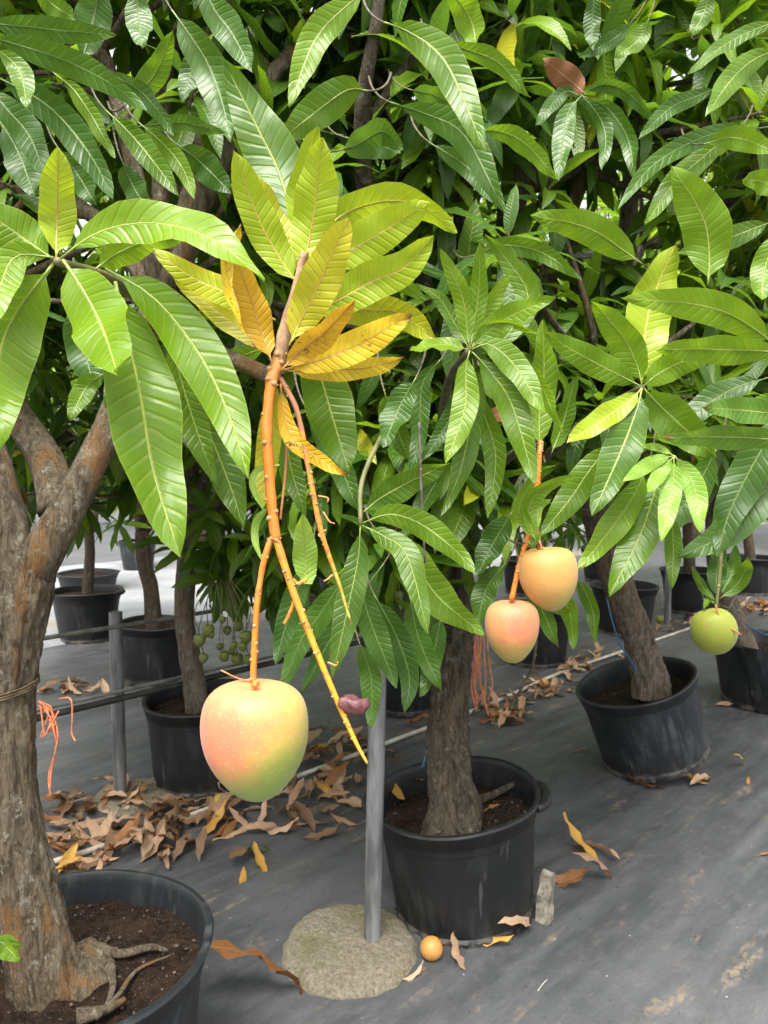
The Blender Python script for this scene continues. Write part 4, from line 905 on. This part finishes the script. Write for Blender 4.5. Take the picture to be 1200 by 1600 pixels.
# ------------------------------------------------------------------ mangoes
def mango_mat(name, ramp, axis, blush=None, rough=.55, dots=.5):
    m, t, out = new_mat(name); b = NB(t); g = b.n('TexCoord').outputs['Object']
    s = b.n('SeparateXYZ'); b.L(g, s.inputs[0])
    v = b.math('ADD', b.math('MULTIPLY', s.outputs[0], axis[0]), b.math('ADD', b.math('MULTIPLY', s.outputs[1], axis[1]), b.math('MULTIPLY', s.outputs[2], axis[2])))
    v = b.math('ADD', v, b.math('MULTIPLY_ADD', b.noise(g, 3.2, 4, .6), .36, -.18 + .5))
    rp = b.n('ValToRGB'); e = rp.color_ramp.elements
    for i, (p, c) in enumerate(ramp):
        q = e[i] if i < 2 else e.new(p); q.position = p; q.color = (*c, 1)
    b.L(v, rp.inputs[0]); col = rp.outputs[0]
    if blush:
        c, r, colr = blush; d = b.n('VectorMath', operation='DISTANCE'); b.L(g, d.inputs[0]); d.inputs[1].default_value = c
        col = b.mix(b.math('MULTIPLY', b.step(b.math('ADD', d.outputs['Value'], b.math('MULTIPLY_ADD', b.noise(g, 5, 4), .5, -.25)), r, r * .2), .8), col, colr)
    col = b.mix(b.math('MULTIPLY', b.step(b.vor(g, 24), .24, .13), dots), col, (.56, .40, .17))
    col = b.mix(b.math('MULTIPLY', b.step(b.noise(g, 6, 7, .75), .50, .72), .5), col, (.34, .19, .065))
    col = b.mix(b.math('MULTIPLY', b.step(b.noise(g, 34, 4, .7), .66, .72), .5), col, (.12, .06, .025))
    p = b.bsdf(col, b.math('MULTIPLY_ADD', b.noise(g, 6, 3), .2, rough - .1), b.bump(b.noise(g, 60, 4), .12, .02), .42, sheen=.12)
    p.inputs['Subsurface Weight'].default_value = .12; p.inputs['Subsurface Radius'].default_value = (.08, .04, .015); p.inputs['Subsurface Scale'].default_value = .2
    b.L(p.outputs[0], out.inputs[0]); return m
PEACH = (.50, .215, .085); PINK = (.50, .130, .075); ORANGE = (.50, .235, .075); YEL = (.40, .30, .062); GRN = (.23, .285, .042)
M1 = mango_mat('mango_skin_peach', [(0, (.22, .31, .045)), (.26, GRN), (.44, YEL), (.60, ORANGE), (1, PEACH)], (-.50, .0, .66), ((-.30, -.34, .14), .62, PINK))
M2 = mango_mat('mango_skin_pinkish', [(0, YEL), (.25, YEL), (.5, ORANGE), (1, PEACH)], (-.1, 0, .7), ((-.05, -.3, .2), .6, PINK))
M3 = mango_mat('mango_skin_orange', [(0, GRN), (.22, YEL), (.45, (.50, .255, .068)), (1, (.49, .235, .065))], (-.3, 0, .55), None)
M4 = mango_mat('mango_skin_green', [(0, (.16, .21, .016)), (.5, (.21, .245, .02)), (1, (.25, .27, .03))], (.2, 0, .4), None, dots=.1)
MG = simple('small_mango_skin', (.06, .11, .018), (.17, .16, .03), 6, .5, .1); MY = simple('fallen_mango_skin', (.42, .20, .05), (.48, .25, .06), 8, .5, .15)
PROF = [(.0, .395), (.025, .398), (.05, .423), (.10, .452), (.17, .470), (.26, .470), (.35, .442), (.43, .378), (.48, .28), (.50, .16), (.499, .04), (.480, -.075), (.440, -.19), (.382, -.295), (.312, -.388), (.236, -.465), (.16, -.521), (.08, -.555), (0, -.565)]
def mango(center, width, mat, label, group=None, height=1.0, skew=0.0, rot=(0, 0, 0), groove=True, round_=0.0, flat=.9, n=56, dots=None, seed=0):
    m = MB()
    pts = catmull([Vector((r, z, 0)) for r, z in PROF], 44); prof = [(max(0, p.x), p.y) for p in pts]
    def fn(v, a, j):
        z = v.z * height; t = max(0, -v.z) ; rr = 1 + .018 * noise.noise(Vector((math.cos(a) + seed, math.sin(a), v.z * 2)))
        if round_: 
            q = Vector((v.x, v.y, v.z)); ln = max(.001, Vector((v.x, v.y, v.z + .05)).length); s = .5 / ln; rr *= 1 + (s - 1) * round_; z *= 1 + (s - 1) * round_
        if groove:
            da = math.atan2(math.sin(a + 2.0), math.cos(a + 2.0)); rr *= 1 - .050 * math.exp(-(da / .13) ** 2) * max(0, min(1, (v.z + .25) * 2.2))
        return Vector((v.x * rr + skew * t * t * 1.2, v.y * rr * flat, z))
    m.lathe(prof, n, fn); me = mesh('mango', [v * 1.0 for v in m.v], m.f, None, True, [mat])
    o = add('mango', me); o.location = center; o.scale = (width,) * 3; o.rotation_euler = rot
    return tag(o, label, 'mango', group)
mango(at(398, 1153, .78), px(167, .78), M1, 'large peach and green heart-shaped mango on a long bare orange stalk', skew=.10, height=1.05, rot=(0, .03, 0))
mango(at(800, 984, 1.40), px(86, 1.40), M2, 'peach mango with a split seam, lower of the pair', skew=.05, height=1.08, rot=(0, 0, .35), seed=4)
mango(at(857, 902, 1.40), px(91, 1.40), M3, 'plain orange-yellow mango, upper of the pair', skew=.12, height=1.05, groove=False, rot=(0, -.06, 0), seed=7)
mango(at(1115, 984, 1.85), px(71, 1.85), M4, 'rounded yellow-green mango hanging before the torn pot', groove=False, round_=.65, rot=(0, -.25, 0), seed=2)
rM = random.Random(8)
cl = [(312,1000),(325,985),(318,1028),(330,992),(348,968),(355,985),(372,978),(384,995),(350,1025),(362,1018),(371,1030),(379,1010),(388,1030),(365,1008),(343,1010)]
for i, (x, y) in enumerate(cl):
    d = 3.0 + rM.uniform(-.1, .1); c = at(x, y, d)
    mango(c, px(15 + rM.uniform(-5, 5), d), MG, 'small green mango in the dangling bunch beside the slim shaded trunk', 'bunch of small green mangoes', groove=False, round_=.15, n=20, rot=(rM.uniform(-.3, .3), rM.uniform(-.3, .3), 0))
    s = MB(); s.tube([c + Vector((0, 0, .02)), c + Vector((rM.uniform(-.02, .02), 0, .12)), at(345 + (x - 345) * .4, 905, d + .05)], [.0022, .002, .003], 8, 5); s.obj('fruit_stalk', TWIG_GREEN, E_)
for x, y, d, w, lab in ((1031, 968, 5.0, 13, 'tiny green mango hanging behind the leaning pale trunk'), (623, 928, 2.2, 14, 'tiny yellow-green mango half hidden behind the low leafy sprig')):
    c = at(x, y, d); mango(c, px(w, d), MG, lab, groove=False, round_=.4, n=20)
    s = MB(); s.tube([c + Vector((0, 0, .012)), c + Vector((.01, .02, .1)), c + Vector((.0, .05, .25))], [.002, .002, .003], 8, 5); s.obj('fruit_stalk', TWIG_GREEN, B if d < 4 else C_)
def fallen(x, y, w, lab, mat=MY):
    p = on_ground(x, y); d = proj(p)[2]; r = px(w, d) / 2
    mango(p + Vector((0, 0, r * .93)), r * 2, mat, lab, groove=False, round_=.85, rot=(1.2, .4, .7), n=28, flat=1.0)
fallen(675, 1500, 35, 'small fallen orange-yellow mango beside the concrete footing')
fallen(346, 1262, 24, 'small fallen yellow mango on the white pipe by the shaded pot', simple('fallen_mango_green', (.25, .25, .03), (.62, .36, .05), 9, .5, .1))
fallen(850, 1074, 15, 'tiny fallen yellow mango in the litter by the white pipe', MY)

# ------------------------------------------------------------------ posts, rails, pipe, twine
GALV = simple('galvanised_steel', (.10, .105, .105), (.24, .245, .245), 30, .5, .25, .002, .5, (1, 1, .15), metal=.35)
def conc():
    m, t, out = new_mat('mossy_concrete'); b = NB(t); c = b.coord(geo=True)
    n = b.noise(c, 85, 8, .78); col = b.mix(b.step(n, .32, .68), (.20, .165, .11), (.47, .42, .32))
    col = b.mix(b.math('MULTIPLY', b.step(b.noise(c, 9, 4), .48, .66), .55), col, (.17, .18, .05))
    col = b.mix(b.math('MULTIPLY', b.step(b.vor(c, 90), .18, .08), .4), col, (.10, .08, .05))
    h = b.math('ADD', n, b.math('MULTIPLY', b.noise(c, 160, 4, .7), .6))
    p = b.bsdf(col, .92, b.bump(h, 1.0, .022), .2); b.L(p.outputs[0], out.inputs[0]); return m
CONC = conc()
def post(base, top, r, label, foot=None, seed=0, lean=(0, 0)):
    root = thing('support_post', base, label, 'post')
    m = MB(); P = [Vector((0, 0, -.02)), Vector((lean[0] * .5, lean[1] * .5, top / 2)), Vector((lean[0], lean[1], top))]
    m.tube(P, [r, r], 30, 24); me = mesh('pole', m.v, m.f, m.uv, True, [GALV]); me.set_sharp_from_angle(angle=math.radians(60)); add('pole', me, root, (0, 0, 0))
    if foot:
        fr_, fh, fc = foot; f = MB(); pr = [(fr_ * 1.04, -.03), (fr_ * 1.02, .0), (fr_, fh * .25), (fr_ * .93, fh * .62), (fr_ * .82, fh * .86), (fr_ * .66, fh * .97), (fr_ * .48, fh), (fr_ * .3, fh * 1.02), (fr_ * .15, fh * 1.04), (.001, fh * 1.05)]
        pr = [(p.x, p.y) for p in catmull([Vector((a, b_, 0)) for a, b_ in pr], 34)]
        def fn(v, a, j):
            w = 1 + .10 * noise.noise(Vector((math.cos(a) * 1.5 + seed, math.sin(a) * 1.5, 0))) + .03 * noise.noise(Vector((math.cos(a) * 6, math.sin(a) * 6, v.z * 30)))
            return Vector((v.x * w, v.y * w, v.z + .006 * noise.noise(Vector((v.x * 22, v.y * 22, seed))) + .004 * noise.noise(Vector((v.x * 70, v.y * 70, seed)))))
        f.lathe(pr, 90, fn, c=fc); me = mesh('concrete_footing', f.v, f.f, None, True, [CONC]); add('concrete_footing', me, root, (0, 0, 0))
    return root
bp = ground(581, 1485); tp_ = at(592, 1000, 2.28)
post(bp, at(592, 985, 2.28).z, .0265, 'galvanised metal pole set in a round mossy concrete footing', (.212, .042, (-.07, -.0, 0)), 3, ((tp_.x - bp.x), (tp_.y - bp.y) * .3))
lp = ground(188, 1250); topz = at(183, 952, proj(lp)[2]).z
post(lp, topz, .0285, 'short galvanised post holding the low dark rail', (.17, .03, (.05, .02, 0)), 8, (.0, 0))
rp_ = Vector((2.62, 6.75, 0)); post(rp_, .95, .03, 'short far post behind the leaning pale trunk', None, 4)
def rail(p, z, a, b, r, mat, label, sag=0):
    m = MB(); P = [Vector((p.x, p.y, z)) + ROWDIR * t + Vector((0, 0, -sag * math.sin(math.pi * k / 6))) for k, t in enumerate(np.linspace(a, b, 7))]
    m.tube(P, [r, r], 24, 10); o = m.obj('rail', mat); return tag(o, label, 'rail', 'rails along the rows')
BLK = simple('black_tube', (.012, .013, .011), (.04, .043, .034), 12, .6, .2, geo=True); GREYT = simple('grey_tube', (.10, .105, .095), (.2, .2, .18), 14, .45, .2, geo=True)
front = Vector((.0285, -.0285, 0))
zr = at(185, 1088, 3.22).z
rail(lp + front * 1.5, zr, -1.6, 2.6, .014, BLK, 'thick black rail tube crossing in front of the short galvanised post')
rail(lp + front * 1.3, zr + .030, -1.6, 2.6, .008, GREYT, 'thin grey-green tube lying along the black rail')
rail(lp + front * 1.2, topz - .045, -1.4, 2.6, .0095, GREYT, 'thin upper tube fastened near the top of the short galvanised post', .01)
rail(rp_ + front * 1.2, .93, -2.4, 4, .014, GALV, 'grey metal rail at the top of the far post')
# white pipe on the ground
WHITE = simple('white_pvc', (.36, .32, .26), (.54, .51, .45), 10, .45, .1, geo=True)
m = MB(); pp = [on_ground(x, y, .014) for x, y in ((40, 1372), (180, 1322), (330, 1266), (480, 1212), (640, 1152), (760, 1105), (880, 1055), (980, 1018), (1085, 982))]
m.tube(pp, [.0115, .0115], 90, 12); tag(m.obj('irrigation_pipe', WHITE), 'white plastic pipe running along the ground through the leaf litter', 'pipe')
# twine and tubes
TW = simple('orange_twine_fibre', (.50, .13, .055), (.62, .22, .10), 90, .8, .4, geo=True)
def cord(paths, r, mat, name, label, cat, group=None, n=26):
    m = MB()
    for P in paths: m.tube(P, [r, r], n, 6)
    return tag(m.obj(name, mat), label, cat, group)
rT = random.Random(4)
for k in range(8):
    pts = [(62 + rT.uniform(-6, 6), 1096), (70 + k * 2 + rT.uniform(-4, 4), 1115 + rT.uniform(-8, 8)), (74 + rT.uniform(-12, 16), 1140 + rT.uniform(-6, 12)), (66 + rT.uniform(-4, 26), 1100 + rT.uniform(0, 55))]
    if k == 0: pts = [(60, 1095), (80, 1112), (90, 1145), (85, 1180), (76, 1212), (79, 1245)]
    if k == 1: pts = [(60, 1102), (78, 1120), (86, 1150), (88, 1170), (80, 1205), (78, 1232)]
    if k == 2: pts = [(92, 1092), (110, 1092), (113, 1120), (112, 1145), (118, 1158)]
    cord([[at(x, y, 1.585 + .006 * math.sin(i * 2 + k)) for i, (x, y) in enumerate(pts)]], .0019, TW, 'twine', 'frayed orange twine dangling from the thick forked trunk', 'twine', 'twine on the forked trunk')
m = MB()
for z in (0, .006, -.005):
    m.tube([trunkA[4] + Vector((.0645 * math.cos(a), .0645 * math.sin(a), -.02 + z + .012 * math.sin(a * 1 + 1))) for a in np.linspace(0, 6.283, 13)], [.0022, .0022], 40, 6)
tag(m.obj('twine_loop', simple('dark_twine', (.06, .04, .02), (.16, .11, .06), 60, .9, .4)), 'dark cord wound round the thick forked trunk', 'twine')
for k in range(8):
    x0 = 738 + rT.uniform(-6, 26); x1 = 752 + rT.uniform(-12, 12)
    P = [at(x0, 990, 2.47), at(x0 + rT.uniform(-6, 6), 1030, 2.47), at((x0 + x1) / 2 + rT.uniform(-8, 8), 1070, 2.5), at(x1, 1108 + rT.uniform(-14, 12), 2.52)]
    cord([P], .0026, TW, 'twine', 'frayed orange twine hanging beside the straight dark trunk', 'twine', 'twine on the straight trunk')
m = MB()
for z in (0, .012, -.01): m.tube([trunkB[5] + Vector((.066 * math.cos(a), .066 * math.sin(a), -.03 + z)) for a in np.linspace(0, 6.283, 13)], [.003, .003], 40, 6)
tag(m.obj('twine_loop', TW), 'orange twine wound round the straight dark trunk', 'twine')
BLUE = simple('blue_tube', (.02, .09, .20), (.05, .16, .28), 20, .4, .1, geo=True)
cord([[at(948, 935, 3.36), at(955, 965, 3.34), at(968, 1005, 3.36), at(985, 1032, 3.42), at(1000, 1060, 3.46)]], .0038, BLUE, 'drip_tube', 'thin blue drip tube beside the leaning pale trunk', 'tube')
cord([[at(748, 975, 2.58), at(742, 1020, 2.58), at(735, 1060, 2.57)], ], .0042, BLUE, 'drip_tube', 'thin blue drip tube behind the straight dark trunk', 'tube')
cord([[at(672, 1160, 2.55), at(664, 1185, 2.55), at(660, 1200, 2.53)]], .0042, BLUE, 'drip_tube', 'short blue drip tube entering the pot with the side handle', 'tube')
cord([[at(1165, 975, 4.36), at(1180, 985, 4.3), at(1200, 992, 4.25), at(1230, 990, 4.25)]], .0045, BLUE, 'drip_tube', 'thin blue drip tube on the rim of the torn pot', 'tube')
# small stone slab leaning on the pot
sb = MB(); q = ground(850, 1442); V = []
for z in range(7):
    for k, (x, y) in enumerate(((-.030, -.004), (.004, -.030), (.030, .006), (-.006, .030))):
        V.append(Vector((x * (1 - .02 * z) + .003 * rT.uniform(-1, 1) + z * .0022, y + .003 * rT.uniform(-1, 1) + z * .004, z * .0245 - .006 + (.012 * k / 3 if z == 6 else 0))))
Fc = [[z * 4 + k, z * 4 + (k + 1) % 4, (z + 1) * 4 + (k + 1) % 4, (z + 1) * 4 + k] for z in range(6) for k in range(4)] + [[24, 25, 26, 27], [3, 2, 1, 0]]
sb.put([v + q for v in V], Fc); tag(sb.obj('stone_slab', simple('rough_stone', (.12, .105, .08), (.30, .27, .21), 40, .9, .8, .006, geo=True), smooth=False), 'small rough grey stone slab wedged upright against the pot with the side handle', 'stone')

# ------------------------------------------------------------------ fallen leaves
rD = random.Random(21)
DP = [proto_leaf(rD, 8, 2, True, droop=rD.uniform(-1.1, 1.1)) for _ in range(18)]
DME = {}
def dry_mesh(i, mi):
    if (i, mi) not in DME:
        v, f, u = DP[i]; DME[(i, mi)] = mesh('dry_leaf', v, f, u, True, [DRY[mi]])
    return DME[(i, mi)]
def dry_leaf(p, ln, az, label, group=None, mi=None, pi=None, lift=0.0, tilt=.15, z0=None):
    pi = rD.randrange(len(DP)) if pi is None else pi
    mi = rD.choices((0, 1, 2, 3), (6, 2.5, 1.3, 4))[0] if mi is None else mi
    R = Matrix.Rotation(az, 4, 'Z') @ Matrix.Rotation(rD.uniform(-tilt, tilt), 4, 'X') @ Matrix.Rotation(rD.uniform(-tilt, tilt) * 2 + (math.pi if rD.random() < .35 else 0), 4, 'Y') @ Matrix.Scale(ln, 4)
    R = R @ Matrix.Translation((0, -.5, 0))
    vs = [R @ Vector(v) for v in DP[pi][0]]; zmin = min(v.z for v in vs)
    base = (gz(p.x, p.y) if z0 is None else z0)
    o = add('dry_leaf', dry_mesh(pi, mi), None, matrix=Matrix.Translation((p.x, p.y, base - zmin - .002 + lift)) @ R)
    return tag(o, label, 'leaf', group)
# litter along the pipe: bands in picture space turned into places on the ground
IND = [108, 30, 40, 40, 10, 20, 10, 10]; REST = MB()
bands = [  # centre line of ground points, half width m, count, group label
 ([(85, 1345), (150, 1325), (230, 1300), (330, 1275), (420, 1260), (540, 1235)], .22, 125, 'curled dry brown leaf in the litter beside the white pipe', 'litter beside the pipe near the short post'),
 ([(80, 1275), (140, 1255), (200, 1262), (270, 1268)], .11, 40, 'curled dry brown leaf heaped round the foot of the short galvanised post', 'litter round the short post'),
 ([(400, 1215), (480, 1195), (540, 1180), (590, 1165)], .22, 52, 'curled dry brown leaf in the litter behind the large hanging mango', 'litter behind the large mango'),
 ([(745, 1125), (790, 1105), (850, 1075), (910, 1045)], .15, 50, 'curled dry brown leaf in the heap behind the straight dark trunk', 'litter behind the straight trunk'),
 ([(760, 1130), (800, 1128), (835, 1128)], .06, 14, 'curled dry brown leaf in the heap behind the straight dark trunk', 'litter behind the straight trunk'),
 ([(880, 1045), (960, 1015), (1040, 985), (1090, 968)], .16, 36, 'curled dry brown leaf along the white pipe behind the sagging pot', 'litter behind the sagging pot'),
 ([(1150, 958), (1185, 950), (1230, 945)], .28, 60, 'curled dry orange-brown leaf in the far litter heap beyond the torn pot', 'far litter heap'),
 ([(60, 1082), (120, 1075), (170, 1085)], .12, 14, 'dry brown leaf lying behind the black rail', 'litter behind the rail'),
]
for bi, (line, hw, n, lab, grp) in enumerate(bands):
    P = [ground(x, y) for x, y in line]
    for k in range(n):
        t = rD.random() * (len(P) - 1); i = min(int(t), len(P) - 2); c = P[i].lerp(P[i + 1], t - i)
        tg = (P[i + 1] - P[i]).normalized(); s = rD.gauss(0, .55) * hw
        c = c + Vector((-tg.y, tg.x, 0)) * s
        lf = max(0, rD.uniform(-.02, .03) * (1 - abs(s) / hw)); ln = rD.uniform(.12, .20)
        if k < IND[bi]: dry_leaf(c, ln, rD.uniform(0, 6.28), lab, grp, lift=lf, tilt=.22)
        else:
            pi = rD.randrange(len(DP)); v, f, u = DP[pi]; M = Matrix.Rotation(rD.uniform(0, 6.28), 4, 'Z') @ Matrix.Rotation(rD.uniform(-.6, .6), 4, 'Y') @ Matrix.Scale(ln, 4) @ Matrix.Translation((0, -.5, 0))
            w = [M @ q for q in v]; zz = min(q.z for q in w); REST.put([q + Vector((c.x, c.y, gz(c.x, c.y) - zz - .002 + lf)) for q in w], f, rD.choice((0, 0, 1, 2)), u)
ro = REST.obj('leaf_litter', [DRY[0], DRY[1], DRY[3]]); ro['kind'] = 'stuff'; ro['label'] = 'scattered small dry brown leaves mixed through the litter'
singles = [  # x, y, length px, azimuth deg in picture sense, material, label, variant
 (405, 1553, 165, -78, 1, 'russet fallen leaf with golden edge lying before the concrete footing', 2),
 (812, 1472, 85, -55, 0, 'long curled pinkish-tan leaf at the foot of the pot with the side handle', 5),
 (760, 1480, 75, -105, 2, 'golden curled leaf lying against the base of the pot with the side handle', 7),
 (712, 1500, 60, 20, 0, 'narrow curled brown leaf between the fallen mango and the pot base', 9),
 (648, 1530, 38, -70, 0, 'small crescent-shaped tan leaf beside the concrete footing', 11),
 (900, 1335, 90, 40, 2, 'golden upturned leaf in the clump by the stone slab', 3),
 (935, 1335, 70, 35, 0, 'tall curled tan leaf in the clump by the stone slab', 4),
 (930, 1375, 85, -65, 0, 'broad pinkish-tan leaf in the clump by the stone slab', 6),
 (890, 1385, 70, -90, 1, 'flat brown leaf tucked behind the stone slab', 8),
 (1010, 1232, 55, 80, 1, 'brown curled leaf under the front of the sagging pot', 10),
 (1085, 1222, 45, 30, 2, 'golden folded leaf under the front of the sagging pot', 12),
 (1098, 1228, 55, -60, 0, 'tan crescent leaf lying beside the sagging pot', 13),
 (1160, 1200, 40, -60, 2, 'small orange curled leaf lying farther out from the sagging pot', 1),
 (1168, 1222, 26, -20, 2, 'tiny orange curled leaf lying out from the sagging pot', 14),
 (1150, 1103, 60, -85, 0, 'tan leaf lying before the torn pot', 15), (1196, 1340, 28, -90, 1, 'small reddish leaf scrap alone on the open cloth', 16),
 (908, 1176, 22, -90, 1, 'small brown leaf alone between the two front pots', 17),
 (655, 1135, 55, 60, 1, 'brown leaf resting on the white pipe behind the metal pole', 0),
 (380, 1345, 70, -20, 3, 'dull curled leaf in the little cluster before the litter', 2), (405, 1350, 55, 30, 2, 'yellow leaf in the little cluster before the litter', 6), (380, 1375, 36, 5, 2, 'small yellow leaf tip below the little cluster', 9),
]
for x, y, lp_, az, mi, lab, pi in singles:
    p = ground(x, y); d = proj(p)[2]; dry_leaf(p, px(lp_, d) * 1.15, math.radians(az), lab, None, mi, pi, tilt=.2)
p = ground(378, 1352); o = add('green_leaf', leaf_mesh(7, 'g'), None, matrix=Matrix.Translation((p.x, p.y, .045)) @ Matrix.Rotation(-.6, 4, 'Z') @ Matrix.Scale(.16, 4)); tag(o, 'green fallen leaf in the little cluster before the litter', 'leaf')
def in_pot(pot, x, y, z, ln, az, mi, pi, lab):
    p = ground(x, y, z); dry_leaf(p, ln, az, lab, None, mi, pi, z0=z - .01, tilt=.3)
in_pot(potB, 622, 1235, .345, .15, .3, 2, 3, 'golden curled leaf on the soil by the rim, near the metal pole')
in_pot(potB, 660, 1215, .34, .11, 2.8, 0, 5, 'tan leaf standing on the soil against the straight dark trunk')
in_pot(potB, 673, 1278, .345, .08, 2.9, 0, 8, 'small tan leaf on the soil at the front rim')
in_pot(potB, 765, 1268, .345, .07, 1.6, 1, 9, 'small brown leaf on the soil under the root tangle')
# root tangle on soil of pot B
tang = MB(); rr_ = random.Random(2)
for k in range(70):
    c = ground(790 + rr_.uniform(-45, 45), 1215 + rr_.uniform(-35, 40), .338); a = rr_.uniform(0, 6.28); l = rr_.uniform(.03, .09)
    v = Vector((math.cos(a), math.sin(a), 0)) * l
    if ((c - PB) + v).length > .235 or ((c - PB) - v).length > .235: continue
    tang.tube([c - v, c + Vector((rr_.uniform(-.02, .02), rr_.uniform(-.02, .02), rr_.uniform(.005, .02))), c + v], [.0014, .0016, .001], 6, 4)
to = tang.obj('root_tangle', simple('dry_root', (.10, .075, .04), (.2, .16, .09), 60, .9, .3), B); to['kind'] = 'stuff'
m = MB(); m.tube([ground(745, 1252, .345), ground(790, 1232, .358), ground(818, 1215, .362)], [.016, .011, .007], 12, 8, 0, True, .2, 5, 30); m.obj('root', BARK_B, B)
# litter under the sagging pot and a few twigs on the cloth
for (x, y, l, az, lab) in ((848, 1540, .06, .9, 'pale straw lying alone on the open cloth'), (1035, 1296, .04, .5, 'dark twig scrap on the open cloth')):
    p = on_ground(x, y, .002); v = Vector((math.cos(az), math.sin(az), 0)) * l / 2; m = MB(); m.tube([p - v, p + Vector((0, 0, .003)), p + v], [.0013, .0015, .001], 6, 5)
    tag(m.obj('twig', simple('straw', (.42, .38, .30), (.5, .46, .38), 40, .8) if 'straw' in lab else TWIG), lab, 'twig')
# green sprig at the foot of tree A
hero_leaf(A, [(-15, 1500), (5, 1478), (30, 1500)], 34, 1.35, 1.33, 'm', .2); hero_leaf(A, [(-20, 1470), (10, 1474), (38, 1476)], 12, 1.35, 1.33, 'g', .3)
